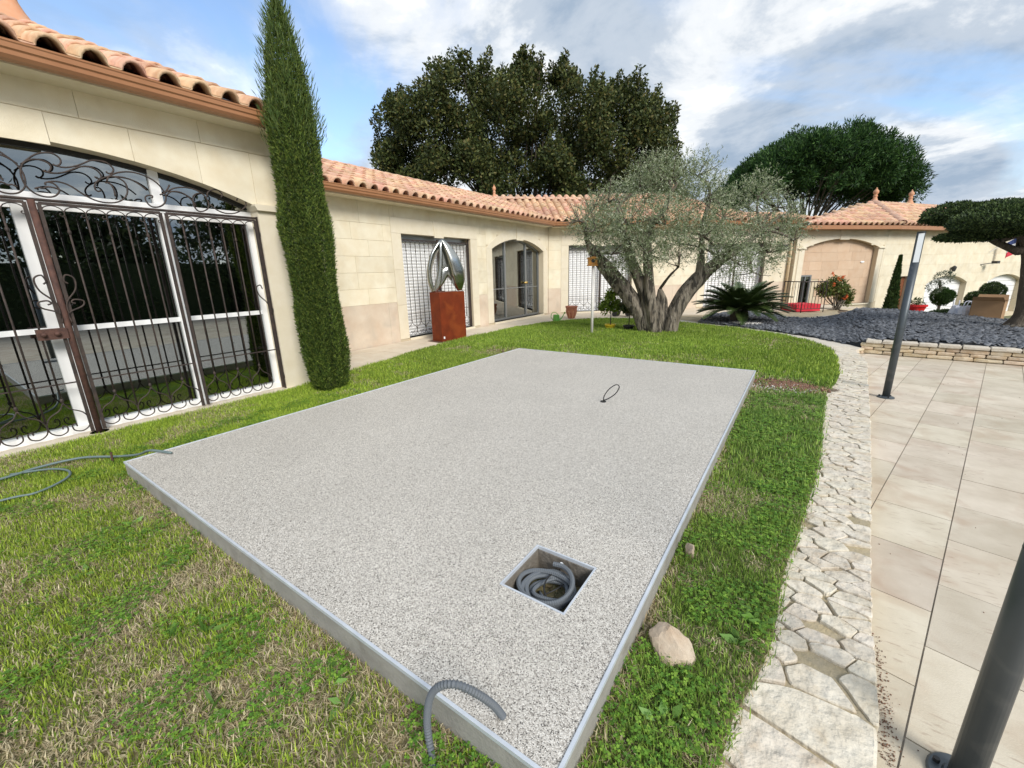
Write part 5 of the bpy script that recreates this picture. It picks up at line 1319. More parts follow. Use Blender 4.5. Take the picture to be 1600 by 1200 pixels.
# ------------------------------------------------------------------ trees
def trunk_tube(pts, parent, name, m, seg=14, rough=.12, sub=5, f=3.0, ridges=5):
    P_ = catmull([p[:3] for p in pts], sub); rr = []
    n0 = len(pts)
    for i in range(len(P_)):
        s = i/(len(P_)-1)*(n0-1); k = min(int(s), n0-2); t = s-k; rr.append(pts[k][3]*(1-t)+pts[k+1][3]*t)
    b = MB().tube(P_, rr, seg)
    vs_ = []
    ph = random.uniform(0, 6)
    for idx, v in enumerate(b.v):
        if idx >= len(P_)*seg: vs_.append(v); continue
        i, k = divmod(idx, seg); c = P_[i]; d_ = Vector(v)-c; an_ = 2*PI*k/seg
        q = float(fbm(np.array([v[0]*f]), np.array([v[1]*f]), np.array([v[2]*f*.6]), 3)[0])-.5
        tw = math.sin(ridges*an_+ph+i*.13)*.10+math.sin(2*an_+ph*2+i*.07)*.08
        vs_.append(tuple(c+d_*(1+rough*3*q+tw)))
    b.v = vs_; return b.build(name, m, parent, smooth=True)
def recurse(b, p, d_, L_, r_, depth, tips, spread=.6, up=.15, rnd=random):
    n = 3; pts = [p]; q = Vector(p); dd = Vector(d_)
    for i in range(n):
        dd = (dd+Vector((rnd.uniform(-1, 1), rnd.uniform(-1, 1), rnd.uniform(-1, 1)))*.18+Vector((0, 0, up*.3))).normalized(); q = q+dd*L_/n; pts.append(q.copy())
    b.tube(pts, [r_, r_*.88, r_*.76, r_*.62], 6 if depth > 1 else 4, cap=False)
    if depth == 0: tips.append(q); return
    for k in range(rnd.choice((2, 3, 3))):
        nd = (dd+Vector((rnd.uniform(-1, 1), rnd.uniform(-1, 1), rnd.uniform(-.5, .9)))*spread).normalized()
        recurse(b, pts[-1] if k else pts[-2], nd, L_*rnd.uniform(.62, .85), r_*.58, depth-1, tips, spread, up, rnd)

# cypress in front of the near wing
cyp = thing('cypress', 'tall narrow green cypress at the corner of the near wing', 'cypress tree', (0, 0, 0))
CX, CY = -5.24, 3.13
MB().tube([(CX, CY, -.05), (CX, CY, 1.5), (CX-.02, CY, 4.3)], [.09, .06, .01], 8).build('trunk', 'bark_dark', cyp)
def crad(z_):
    zs = [0, .12, .5, .9, 1.3, 1.7, 2.1, 2.5, 2.9, 3.3, 3.6, 3.9, 4.15, 4.35, 4.52]; rs = [.15, .22, .27, .285, .255, .275, .285, .245, .265, .25, .215, .165, .11, .06, .0]
    return np.interp(z_, zs, rs)
n = 210000
z_ = rng.uniform(.03, 4.5, n); th = rng.uniform(0, 2*PI, n)
lump = fbm(np.cos(th)*1.4+5, np.sin(th)*1.4+5, z_*.9, 2)*.5+fbm(np.cos(th)*3.4+9, np.sin(th)*3.4+9, z_*.9+4, 3)*.65
k_ = rng.random(n) < np.clip(crad(z_)/.36, .25, 1)
z_, th, lump = z_[k_], th[k_], lump[k_]; n = len(z_)
rad = crad(z_)*(.40+1.05*lump)*(1-.25*rng.random(n)**2)
lean = .0*z_
Pp = np.stack([CX+rad*np.cos(th)+lean, CY+rad*np.sin(th), z_], 1)
upd = np.stack([np.cos(th)*.30, np.sin(th)*.30, np.ones(n)], 1); upd /= np.linalg.norm(upd, axis=1)[:, None]
cols = palette(n, [(.055, .095, .016), (.09, .14, .022), (.15, .195, .035), (.03, .055, .012)])
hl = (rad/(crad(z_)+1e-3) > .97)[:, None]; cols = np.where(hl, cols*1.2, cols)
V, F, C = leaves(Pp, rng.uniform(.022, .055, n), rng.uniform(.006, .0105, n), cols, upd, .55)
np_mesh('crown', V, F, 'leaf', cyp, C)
# solid dark core added so that the sky does not show through the plumes
zz_ = np.linspace(.1, 3.9, 22); b = MB(); b.lathe([(float(crad(q))*.50, float(q)) for q in zz_], c=(CX-.03, CY, 0), seg=14); b.build('dark_core', mat('cypress_inside', (.022, .035, .012), 1), cyp, smooth=True)
# stray shoots on the top left
m_ = 700; z0 = rng.uniform(3.0, 4.45, m_); t0 = rng.uniform(0, 2*PI, m_); r0 = crad(z0)*rng.uniform(.9, 1.25, m_)
Pq = np.stack([CX+.0*z0+r0*np.cos(t0), CY+r0*np.sin(t0), z0], 1); uq = np.stack([np.cos(t0)*.45, np.sin(t0)*.45, np.ones(m_)], 1); uq /= np.linalg.norm(uq, axis=1)[:, None]
Pq = np.concatenate([Pq+uq*s for s in (0, .05, .1)]); uq = np.concatenate([uq]*3)
V, F, C = leaves(Pq, .085, .010, palette(len(Pq), [(.07, .12, .03), (.12, .17, .05)]), uq, .8); np_mesh('shoots', V, F, 'leaf', cyp, C)

# olive tree
ol = thing('olive_tree', 'old olive tree with several thick gnarled stems and silvery crown on the lawn', 'olive tree')
OL = [[(-2.98, 10.18, -.05, .20), (-3.30, 10.02, 0.70, 0.20), (-3.76, 9.74, 1.38, 0.19), (-4.10, 9.55, 1.82, 0.14), (-4.28, 9.45, 2.12, 0.07), (-4.35, 9.4, 2.4, 0.035)],
      [(-2.92, 10.2, -.05, 0.20), (-3.08, 10.05, 0.9, 0.15), (-3.36, 9.83, 1.70, 0.115), (-3.53, 9.72, 2.24, 0.085), (-3.67, 9.63, 2.65, 0.06), (-3.64, 9.65, 2.95, 0.04)],
      [(-2.80, 10.16, -.05, 0.20), (-2.95, 9.98, 1.0, 0.15), (-3.04, 9.94, 1.90, 0.10), (-3.02, 9.95, 2.45, 0.08), (-2.8, 10.11, 2.75, 0.06), (-2.66, 10.2, 3.14, 0.04)],
      [(-2.60, 10.42, -.05, 0.21), (-2.36, 10.52, 0.77, 0.185), (-2.0, 10.79, 1.34, 0.165), (-1.66, 11.12, 1.70, 0.125), (-1.29, 11.4, 1.97, 0.075), (-0.96, 11.63, 2.31, 0.04)],
      [(-2.04, 10.75, 1.25, 0.13), (-2.05, 10.75, 1.92, 0.07), (-2.07, 10.74, 2.47, 0.05), (-1.97, 10.8, 3.01, 0.035)],
      [(-2.80, 10.36, -0.05, 0.24), (-2.80, 10.38, 0.45, 0.20), (-2.80, 10.40, 0.80, 0.14), (-2.83, 10.38, 1.05, .05)],
      [(-3.02, 10.28, -.05, .14), (-3.35, 10.15, .7, .13), (-3.7, 9.85, 1.2, .11), (-3.9, 9.75, 1.5, .05)],
      ]
random.seed(13)
for st_ in OL: trunk_tube([(a, b_, c, d*.87) for a, b_, c, d in st_], ol, 'trunk', 'bark', seg=22, rough=.20, f=4.5)
CR = [(-3.91, 8.97, 2.36, 0.59), (-4.29, 8.95, 2.58, 0.42), (-3.61, 9.18, 1.85, 0.48), (-4.31, 9.67, 2.85, 0.5), (-3.34, 10.1, 3.21, 0.62), (-4.01, 9.88, 3.05, 0.45), (-2.75, 10.51, 3.39, 0.70), (-3.13, 10.25, 3.62, 0.41), (-2.33, 11.04, 3.55, 0.52), (-2.08, 10.73, 2.94, 0.66), (-3.31, 9.27, 2.46, 0.60), (-2.6, 9.64, 2.43, 0.65), (-1.94, 10.34, 2.17, 0.57), (-1.32, 10.89, 1.60, 0.52), (-1.16, 12.1, 3.10, 0.57), (-0.75, 12.38, 2.85, 0.40), (-1.08, 11.67, 2.18, 0.55), (-1.77, 11.43, 2.64, 0.55), (-1.03, 11.46, 1.38, 0.45), (-2.38, 10.15, 1.55, 0.42), (-2.9, 9.43, 1.85, 0.48), (-0.81, 12.1, 1.82, 0.43), (-1.43, 10.45, 1.94, 0.47), (-2.7, 11.27, 2.12, 0.62), (-3.61, 10.64, 2.2, 0.55), (-0.44, 12.84, 2.79, 0.25), (-0.57, 12.51, 2.34, 0.34), (-0.34, 12.54, 2.11, 0.19)]
b = MB(); rr_ = random.Random(4); tips = []
anch = [Vector(p[:3]) for st_ in OL for p in st_[3:]]
for (x_, y_, z_, r_) in CR:
    c = Vector((x_, y_, z_)); a = min(anch, key=lambda q: (q-c).length); mid = a.lerp(c, .5)+Vector((rr_.uniform(-.1, .1), rr_.uniform(-.1, .1), .05))
    b.tube(catmull([a, mid, c], 4), [.035]*3+[.028]*3+[.02]*3, 6, cap=False)
    for k in range(7):
        d_ = Vector((rr_.gauss(0, 1), rr_.gauss(0, 1), rr_.gauss(.5, .8))).normalized(); b.tube([c, c+d_*r_*.5, c+d_*r_*1.0+Vector((0, 0, .05))], [.014, .009, .004], 4, cap=False)
b.build('branches', 'bark_dark', ol, smooth=True)
# sprays: twigs with leaves along them
def sprays(lumps, per, tl, ll, lw, cols, nleaf=14, upb=.35, rs=rng):
    Ps, Us = [], []
    for (x_, y_, z_, r_) in lumps:
        n = int(per*r_*r_); d_ = rs.normal(size=(n, 3)); d_ /= np.linalg.norm(d_, axis=1)[:, None]
        base_ = np.array([x_, y_, z_])+d_*r_*rs.uniform(.25, .95, (n, 1)); dr_ = d_*.7+rs.normal(size=(n, 3))*.45+np.array([0, 0, upb]); dr_ /= np.linalg.norm(dr_, axis=1)[:, None]
        ln = tl*rs.uniform(.5, 1.3, (n, 1))
        for k in range(nleaf):
            t = k/(nleaf-1); bend = np.array([0, 0, -.10*tl])*t*t
            Ps.append(base_+dr_*ln*t+bend); Us.append(dr_)
    return np.concatenate(Ps), np.concatenate(Us)
Pl, Ul = sprays([(a, b_ + (.35 if a < -3.5 else 0), c, d*.98) for a, b_, c, d in CR if c > 1.56]+[(-.75, 12.3, 1.75, .3), (-.35, 12.7, 2.45, .3), (-3.35, 9.4, 1.65, .3)], 860, .26, .06, .013, None, 12)
n = len(Pl); V, F, C = leaves(Pl, rng.uniform(.045, .075, n), rng.uniform(.012, .018, n), palette(n, [(.20, .25, .125), (.30, .34, .20), (.43, .47, .32), (.10, .15, .06), (.56, .58, .45)], [.3, .28, .18, .16, .08]), Ul, .45)
np_mesh('crown', V, F, 'leaf', ol, C)

# big dark broadleaf tree behind the middle wing
def far_tree(root, trunk_xy, base_z, top_lumps, leafn, ll, lw, cols, seed, wts=None, limb_r=.35, trunk_h=3.5, upw=.3, name='crown', trunkm='bark_dark', lp=.4):
    r_ = random.Random(seed); b = MB(); c0 = Vector((*trunk_xy, base_z)); h0 = c0+Vector((0, 0, trunk_h))
    b.tube([c0, c0+Vector((.1, 0, trunk_h*.5)), h0], [limb_r*1.5, limb_r*1.15, limb_r], 12)
    for L_ in top_lumps:
        if r_.random() < lp:
            c = Vector(L_[:3]); m1 = h0.lerp(c, .4)+Vector((r_.uniform(-.5, .5), r_.uniform(-.5, .5), r_.uniform(-.4, .4))); b.tube(catmull([h0-Vector((0, 0, r_.uniform(0, 1.5))), m1, c], 4), [limb_r*.5, limb_r*.45, limb_r*.4, limb_r*.35, limb_r*.3, limb_r*.25, limb_r*.2, limb_r*.15, limb_r*.1], 6, cap=False)
    b.build('trunk', trunkm, root, smooth=True)
    P_, N_ = lumps_pts(top_lumps, leafn, .30); n_ = len(P_)
    V, F, C = leaves(P_, rng.uniform(.7, 1.3, n_)*ll, rng.uniform(.7, 1.3, n_)*lw, palette(n_, cols, wts), N_+np.array([0, 0, .5]), upw); np_mesh(name, V, F, 'leaf', root, C)
oak = thing('broadleaf_tree', 'large dark green broadleaf tree rising behind the middle wing roof', 'tree')
random.seed(31)
fo = Vector((-.5735, .8192, 0)); ro = Vector((.8192, .5735, 0))
cen = Vector((-11.66, 18.67, 0))
ol_ = []
# outline in (right, up) metres measured from the photograph
sky_prof = [(-8.3, 6.9), (-7.8, 8.2), (-7.0, 9.2), (-6.0, 9.6), (-5.0, 10.2), (-4.0, 10.5), (-3.0, 10.2), (-1.8, 10.3), (-.6, 10.4), (.6, 10.2), (1.5, 10.2), (2.6, 9.9), (3.8, 9.8), (4.9, 9.6), (6.0, 9.3), (7.0, 8.6), (7.9, 7.8), (8.5, 6.6)]
for i in range(440):
    a = random.uniform(-8.0, 8.2); top_ = float(np.interp(a, [p[0] for p in sky_prof], [p[1] for p in sky_prof]))
    rr = random.uniform(.32, .72); dep_ = random.uniform(-3.0, 3.0)*math.sqrt(max(.1, 1-(a/8.8)**2))
    t = random.random()**.75; lowz = 2.4+max(0, abs(a)-5)*.6
    zc = lowz+(top_-rr*.7-lowz)*t - abs(dep_)*.12*t
    p = cen+ro*a*.86+fo*dep_; ol_.append((p.x, p.y, zc-.15, rr))
for i in range(44):
    a = random.uniform(-8.1, 8.3); top_ = float(np.interp(a, [p[0] for p in sky_prof], [p[1] for p in sky_prof])); rr = random.uniform(.28, .5); p = cen+ro*a*.86+fo*random.uniform(-1.5, .5); ol_.append((p.x, p.y, top_-.15-rr*random.uniform(.2, .9), rr))
for i in range(70):
    a = random.uniform(-8.2, 8.3); top_ = float(np.interp(a, [p[0] for p in sky_prof], [p[1] for p in sky_prof])); rr = random.uniform(.16, .28); p = cen+ro*a*.88+fo*random.uniform(-1.5, .5)
    for q in range(3): ol_.append((p.x+q*.08, p.y, top_-.2+q*.22, rr*(1-.2*q)))
far_tree(oak, (cen.x, cen.y), -1.3, ol_, 1250, .15, .085, [(.050, .072, .020), (.080, .100, .026), (.125, .135, .036), (.030, .045, .015), (.16, .14, .045)], 5, [.3, .28, .17, .18, .07], .17, 3.2, lp=.07)

# umbrella pine
pine = thing('umbrella_pine', 'broad domed umbrella pine behind the garage roof', 'pine tree')
cen = Vector((-.5, 48.2, 0)); random.seed(12); pl_ = []
for i in range(330):
    a = random.uniform(-8.6, 8.8); dep_ = random.uniform(-5, 5)*math.sqrt(max(.08, 1-(a/9.4)**2))
    q = (a/9.3)**2+(dep_/9.3)**2; top_ = 12.9-5.6*max(0, q)**1.3+.5*(fbm(np.array([a*.5+7]), np.array([dep_*.5+3]))[0]-.5)*2; 
    t = random.random()**.5; bot = 6.6+.20*abs(a)*.5
    rr = random.uniform(.6, 1.05); zc = bot+(top_-rr-bot)*t; p = cen+ro*a*.87+fo*dep_; pl_.append((p.x, p.y, zc, rr))
far_tree(pine, (cen.x, cen.y), -1.3, pl_, 620, .32, .075, [(.028, .075, .018), (.046, .108, .024), (.075, .15, .032), (.014, .040, .012)], 6, None, .22, 5.0, .5, lp=.14)
# distant trees on the right
for i, (x_, y_, z_, r_) in enumerate([(12.63, 81.8, 8.0, 1.5), (15.2, 83.19, 7.6, 2.4), (19.2, 85.16, 7.7, 2.8), (23.5, 88.0, 8.0, 3.2), (28.5, 90.0, 8.0, 3.2)]):
    t = thing('distant_tree', ['small dark conifer on the skyline right of the umbrella pine', 'low grey green tree on the skyline above the pruned tree, nearest the pine', 'round olive green tree on the skyline above the middle of the pruned tree', 'pale green tree on the skyline at the right edge, behind the pruned tree', 'tree at the extreme right of the skyline'][i], 'tree', group='distant trees on the skyline')
    rnd = random.Random(i); lm = [(x_+rnd.uniform(-1, 1)*r_, y_+rnd.uniform(-1, 1), z_-rnd.random()*r_*1.6+.2, r_*rnd.uniform(.35, .6)) for _ in range(14)]
    far_tree(t, (x_, y_), -1.3, lm, 110, .5, .22, [(.05, .075, .035), (.08, .105, .05), (.11, .13, .07)] if i else [(.02, .04, .025)], i, None, .25, 5.0)
# trees on the garden's open side, mirrored in the glass doors
rnd = random.Random(77)
hd = thing('hedge', 'tall dark hedge along the open side of the patio, mirrored in the glass doors', 'hedge')
hb = MB()
hp = [(10.2, -9), (10.6, -3), (10.4, 3), (10.8, 9), (10.9, 16)]
for i in range(4):
    a, c = Vector((*hp[i], 0)), Vector((*hp[i+1], 0)); hb.box2((min(a.x, c.x)+.15, a.y, -1.2), (max(a.x, c.x)+1.2, c.y, 2.25))
hb.build('dark_core', bpy.data.materials['cypress_inside'], hd)  # solid dark boxes added so the hedge is not see-through
lm = []
for i in range(150):
    y_ = rnd.uniform(-9, 16); lm.append((10.6+rnd.uniform(-.3, .6), y_, rnd.uniform(-.6, 2.6), rnd.uniform(.45, .8)))
P_, N_ = lumps_pts(lm, 420, .5); V, F, C = leaves(P_, .16, .09, palette(len(P_), [(.025, .045, .015), (.045, .07, .022)]), N_, .4); np_mesh('foliage', V, F, 'leaf', hd, C)
for i, (x_, y_, h_) in enumerate([(13.2, -7.5, 5.2), (14.5, .5, 6.2), (13.6, 5.6, 4.6), (15.5, 12.5, 6.6)]):
    t = thing('boundary_tree', ['round topped dark tree beyond the hedge, mirrored in the left glass door', 'tall broad dark tree beyond the middle of the hedge, mirrored in the glass doors', 'small round dark tree beyond the hedge, mirrored in the glass doors', 'tallest dark tree beyond the far end of the hedge, mirrored in the glass doors'][i], 'tree', group='trees mirrored in the glass doors')
    lm = [(x_+rnd.gauss(0, 1.1), y_+rnd.gauss(0, 1.2), h_*rnd.uniform(.45, .9), rnd.uniform(.6, 1.0)) for _ in range(40)]
    far_tree(t, (x_, y_), -1.3, lm, 230, .26, .17, [(.03, .05, .02), (.05, .07, .025)], i, None, .16, 3.0)

# pruned cloud tree on the right
nw = thing('cloud_pruned_tree', 'large cloud pruned tree with flat dark green pads and thick leaning trunk', 'tree')
NT = [(3.71, 12.68, 0.0, 0.30), (3.76, 12.71, 0.45, 0.18), (3.68, 12.66, 0.97, 0.135), (3.53, 12.56, 1.56, 0.11), (3.36, 12.44, 1.92, 0.09), (3.08, 12.24, 2.14, 0.07), (2.79, 12.04, 2.25, 0.05)]
trunk_tube(NT, nw, 'trunk', 'bark_dark', 18, .2, f=4)
for k in range(7):
    a = k*.9+.3; trunk_tube([(3.70, 12.65, .2, .14), (3.70+.28*math.cos(a), 12.65+.28*math.sin(a), .10, .10), (3.70+.55*math.cos(a), 12.65+.55*math.sin(a), .06, .05)], nw, 'root', 'bark', 10, .2, f=6)
for (a, c) in (((3.10, 12.25, 2.0), (2.65, 12.35, 1.95)), ((3.33, 12.4, 1.65), (3.5, 13.2, 2.35)), ((3.33, 12.4, 1.65), (2.6, 12.9, 2.3)), ((3.02, 12.19, 1.9), (3.5, 12.3, 2.2)), ((3.73, 12.68, .94), (4.4, 12.9, 2.0))):
    b = MB().tube(catmull([a, [(a[i]+c[i])/2+(.0 if i < 2 else -.05) for i in range(3)], c], 4), [.07, .065, .06, .06, .055, .05, .045, .04, .035], 8); b.build('limb', 'bark_dark', nw, smooth=True)
def pad(c, rx, ry, rz_, n, parent, cols, flat=True, rot=0.0, ll=.05, lw=.022):
    d_ = rng.normal(size=(n, 3)); d_ /= np.linalg.norm(d_, axis=1)[:, None]
    wob = .76+.5*fbm(d_[:, 0]*3.1+c[0]*3, d_[:, 1]*3.1+c[1]*3, d_[:, 2]*3.1+5, 3)
    rr = wob*(1-.18*rng.random(n)**1.5); p = d_*rr[:, None]
    if flat: p[:, 2] = np.where(p[:, 2] < 0, p[:, 2]*.55, p[:, 2])
    p = p*np.array([rx, ry, rz_]); cr_, sr_ = math.cos(rot), math.sin(rot)
    p = np.stack([p[:, 0]*cr_-p[:, 1]*sr_, p[:, 0]*sr_+p[:, 1]*cr_, p[:, 2]], 1)+np.array(c)
    V, F, C = leaves(p, rng.uniform(.6, 1.4, n)*ll, rng.uniform(.7, 1.3, n)*lw, palette(n, cols), d_+np.array([0, 0, .6]), .5)
    return np_mesh('foliage_pad', V, F, 'leaf', parent, C)
GC = [(.04, .07, .024), (.065, .105, .032), (.12, .17, .055), (.02, .035, .014)]
yaw_r = math.atan2(.5735, .8192)
for (c, rx, ry, rz_, n) in (((3.05, 12.1, 2.18), .92, .75, .35, 21000), ((3.95, 12.85, 2.18), .85, .7, .35, 13000), ((2.47, 13.04, 2.42), .62, .5, .26, 9000), ((3.2, 13.8, 2.48), .95, .6, .26, 10000), ((2.68, 12.35, 1.96), .66, .45, .10, 7500), ((2.95, 12.2, 2.02), .42, .35, .14, 4000)):
    pad(c, rx, ry, rz_, n, nw, GC, rot=yaw_r)
    MB().lathe([(.05, -rz_*.35), (rx*.62, -rz_*.30), (rx*.72, 0), (rx*.5, rz_*.45), (.05, rz_*.55)], c=c, seg=16, sy_=ry/rx).build('dark_core', bpy.data.materials['cypress_inside'], nw, smooth=True)  # added dark core closes the gaps inside each pad
# wispy new growth on top
m_ = 900; pw = np.stack([rng.uniform(2.1, 4.6, m_), rng.uniform(11.8, 13.9, m_), rng.uniform(2.35, 2.6, m_)], 1)
# topiary balls by the garage
tpb = thing('topiary', 'topiary shrub with a round ball and wispy top in front of the first garage door', 'topiary', group='topiary by the garage')
b = MB().tube([(3.98, 20.3, -1.15), (3.95, 20.3, -.2), (3.93, 20.35, .4), (3.75, 20.0, .9)], .04, 7); b.build('stem', 'bark_dark', tpb)
pad((3.98, 20.38, .36), .29, .29, .29, 6000, tpb, [(.04, .085, .018), (.06, .12, .025)], False, ll=.04); MB().lathe([(.02, -.2), (.18, -.14), (.21, 0), (.18, .14), (.02, .2)], c=(3.98, 20.38, .36), seg=12).build('dark_core', bpy.data.materials['cypress_inside'], tpb, smooth=True); pad((4.1, 20.3, -.35), .36, .36, .22, 2500, tpb, GC, False)  # the lathe is an added dark filler inside the ball
pad((3.66, 19.95, .68), .19, .19, .19, 300, tpb, [(.12, .15, .10), (.18, .2, .14)], False, ll=.07); pad((3.84, 20.05, 1.0), .22, .21, .19, 360, tpb, [(.12, .15, .10), (.18, .2, .14)], False, ll=.08)
tpb2 = thing('topiary', 'topiary shrub of two dark round balls behind the cardboard box', 'topiary', group='topiary by the garage')
b = MB().tube([(5.0, 21.1, -1.15), (5.02, 21.13, .2), (5.35, 21.36, .4)], .05, 7); b.build('stem', 'bark_dark', tpb2)
pad((5.37, 21.36, .50), .31, .31, .28, 6000, tpb2, GC, False, ll=.04); pad((4.98, 21.13, .22), .28, .28, .27, 5000, tpb2, GC, False, ll=.04); pad((4.82, 21.0, -.25), .30, .3, .40, 3500, tpb2, GC, False)
for c_ in ((5.37, 21.36, .50), (4.98, 21.13, .22)): MB().lathe([(.02, -.18), (.18, -.13), (.21, 0), (.18, .13), (.02, .18)], c=c_, seg=12).build('dark_core', bpy.data.materials['cypress_inside'], tpb2, smooth=True)  # added dark fillers make both balls opaque
# low junipers at the kerb
lj = thing('low_shrub', 'low dark spreading shrub between the red planter and the bags', 'shrub'); pad((3.22, 15.75, .14), .34, .22, .12, 1800, lj, [(.04, .075, .025), (.07, .1, .04)], False)

# thin cypress by the brown door
c2 = thing('cypress', 'thin young cypress against the garage wall beside the brown door', 'cypress tree')
n = 9000; z_ = rng.uniform(-1.1, 1.75, n); rad = .22*np.interp(z_, [-1.1, -.3, .6, 1.2, 1.75], [1, .95, .6, .32, 0]); th = rng.uniform(0, 2*PI, n); rad = rad*(.8+.4*fbm(np.cos(th)*3+4, np.sin(th)*3+4, z_*2, 2))*(1-.4*rng.random(n)**2)
CX2, CY2 = 2.98, 22.6
V, F, C = leaves(np.stack([CX2+rad*np.cos(th), CY2+rad*np.sin(th), z_], 1), .11, .035, palette(n, [(.03, .06, .015), (.06, .10, .025)]), np.tile(np.array([[0, 0, 1.]]), (n, 1)), .6); np_mesh('crown', V, F, 'leaf', c2, C)
MB().tube([(CX2, CY2, -1.2), (CX2, CY2, 1.2)], [.05, .01], 6).build('trunk', 'bark_dark', c2)

# flowering shrub by the railing
fs = thing('flowering_shrub', 'leggy green shrub with orange flowers beside the iron railing', 'shrub')
b = MB(); rr_ = random.Random(2)
BU = [(0.62, 18.03, 0.70, 0.29), (0.90, 18.2, 0.80, 0.32), (1.14, 18.46, 0.56, 0.30), (1.25, 18.5, .36, .20)]
for L_ in BU:
    for k in range(5): b.tube(catmull([(1.0+rr_.uniform(-.12, .12), 18.3+rr_.uniform(-.1, .1), 0), ((1.0+L_[0])/2+rr_.uniform(-.1, .1), 18.25, .3), (L_[0]+rr_.uniform(-.15, .15), L_[1], L_[2])], 4), .013, 5, cap=False)
b.build('stems', 'bark', fs)
P_, N_ = lumps_pts(BU, -800, .2); V, F, C = leaves(P_, .11, .045, palette(len(P_), [(.10, .15, .03), (.16, .20, .05), (.06, .09, .02), (.2, .16, .05)])); np_mesh('foliage', V, F, 'leaf', fs, C)
for k, (x_, y_, z_) in enumerate([(.75, 18.0, 1.22), (.95, 17.95, 1.05), (1.2, 18.2, .40), (.80, 17.9, .85), (1.25, 18.2, .48), (1.05, 18.0, 1.12)]):
    P_, N_ = lumps_pts([(x_, y_, z_, .05)], -12, .2); V, F, C = leaves(P_, .07, .05, palette(len(P_), [(.70, .13, .04), (.75, .2, .06)])); np_mesh('flower', V, F, 'leaf', fs, C)

# sago palm
cyc = thing('sago_palm', 'spreading dark green sago palm at the back of the slate bed', 'sago palm', (0, 0, 0))
pc = Vector((-1.40, 13.35, .08))
MB().lathe([(.20, -.1), (.24, .1), (.2, .25), (.08, .30), (0, .30)], c=tuple(pc), seg=14).build('trunk', 'bark_dark', cyc)
rr_ = random.Random(8)
for k in range(64):
    a = k*2.399+rr_.uniform(-.1, .1); el = .08+1.15*(k/64)+rr_.uniform(-.06, .06); L_ = rr_.uniform(1.0, 1.28)*(1-.12*(el > .9))
    pts = []; pp = pc+Vector((.1*math.cos(a), .1*math.sin(a), .25)); e_ = el
    for i in range(9): pts.append(pp.copy()); pp = pp+Vector((math.cos(a)*math.cos(e_), math.sin(a)*math.cos(e_), math.sin(e_)))*L_/8; e_ -= .085+.02*(el > .6)
    b = MB(); b.tube(pts, [.010]*6+[.006]*3, 4, cap=False)
    for i in range(44):
        s = .10+.90*i/43; f_ = s*8; j = min(int(f_), 7); p = pts[j].lerp(pts[j+1], f_-j); t = (pts[j+1]-pts[j]).normalized(); sd = t.cross(Vector((0, 0, 1))).normalized(); nn = sd.cross(t)
        ll_ = .19*math.sin(PI*(.15+.8*s))+.03
        for sg in (-1, 1):
            d_ = (sd*sg*.85+t*.55+nn*.30).normalized(); q = p+d_*ll_; b.add([p-t*.013, p+t*.013, q+t*.009, q-t*.004], [(0, 1, 2, 3)])
    b.build('frond', bpy.data.materials.get('sago_leaf') or mat('sago_leaf', (.030, .060, .016), .4, var=(.06, .09, .02), scale=5), cyc)
# white pebbles at its foot
x, y = rng.uniform(-1.55, -.75, 500), rng.uniform(12.35, 13.0, 500); k_ = ((x+1.15)/.38)**2+((y-12.65)/.22)**2 < 1; x, y = x[k_], y[k_]; n = len(x)
R = rotm(n); base8 = np.array([(1, 0, 0), (-1, 0, 0), (0, 1, 0), (0, -1, 0), (0, 0, 1), (0, 0, -1)])*.03*np.array([1.2, 1, .7]); V = (np.einsum('nij,kj->nki', R, base8)+np.stack([x, y, bedz(x, y)+.035], 1)[:, None]).reshape(-1, 3)
F = (np.array([(0, 2, 4), (2, 1, 4), (1, 3, 4), (3, 0, 4), (2, 0, 5), (1, 2, 5), (3, 1, 5), (0, 3, 5)])[None]+(np.arange(n)*6)[:, None, None]).reshape(-1, 3)
o_ = np_mesh('white_pebbles', V, F, 'whitestone', kind='stuff', smooth=False); o_['label'] = 'white pebbles at the foot of the sago palm'; o_['category'] = 'pebbles'

# ------------------------------------------------------------------ grass
def in_lawn(x, y):
    k = inside(x+rng.normal(0, .016, len(x)), y+rng.normal(0, .016, len(y)), LAWNS); px0, py0, px1, py1 = PLAT
    k &= ~((x > px0) & (x < px1) & (y > py0) & (y < py1)); return k
def dryness(x, y):
    """0 lush .. 1 straw"""
    f = fbm(x*1.1+3, y*1.1+8, 0, 4); f2 = fbm(x*4.5+11, y*4.5+2, 3, 3)
    d = np.clip((f-.49)*3.6+(f2-.5)*3.4+.18, 0, 1)
    near_left = np.clip((1.9-y)/1.2, 0, 1)*np.clip((-.6-x)/.6, 0, 1)
    near_slab = np.clip(1-np.abs(np.where(x > -.39, x+.39, 9))/.14, 0, 1)*.55+np.clip(1-np.abs(y-.72)/.22, 0, 1)*((x > -4.2) & (x < -.3))*.5
    back_slab = np.clip(1-np.abs(y-6.5)/.5, 0, 1)*.35
    lush = np.where((y > 6.9) | (x > -.36), -.32, 0)+np.where(x < -4.3, -.22, 0)
    return np.clip(d*.85+near_left*.28+near_slab+back_slab+lush, 0, 1)
def bare(x, y):
    return np.clip(1.25-np.hypot((x-.0)/.46, (y-6.2)/.40)*1.0+(fbm(x*6, y*6, 1, 3)-.5)*1.5, 0, 1)
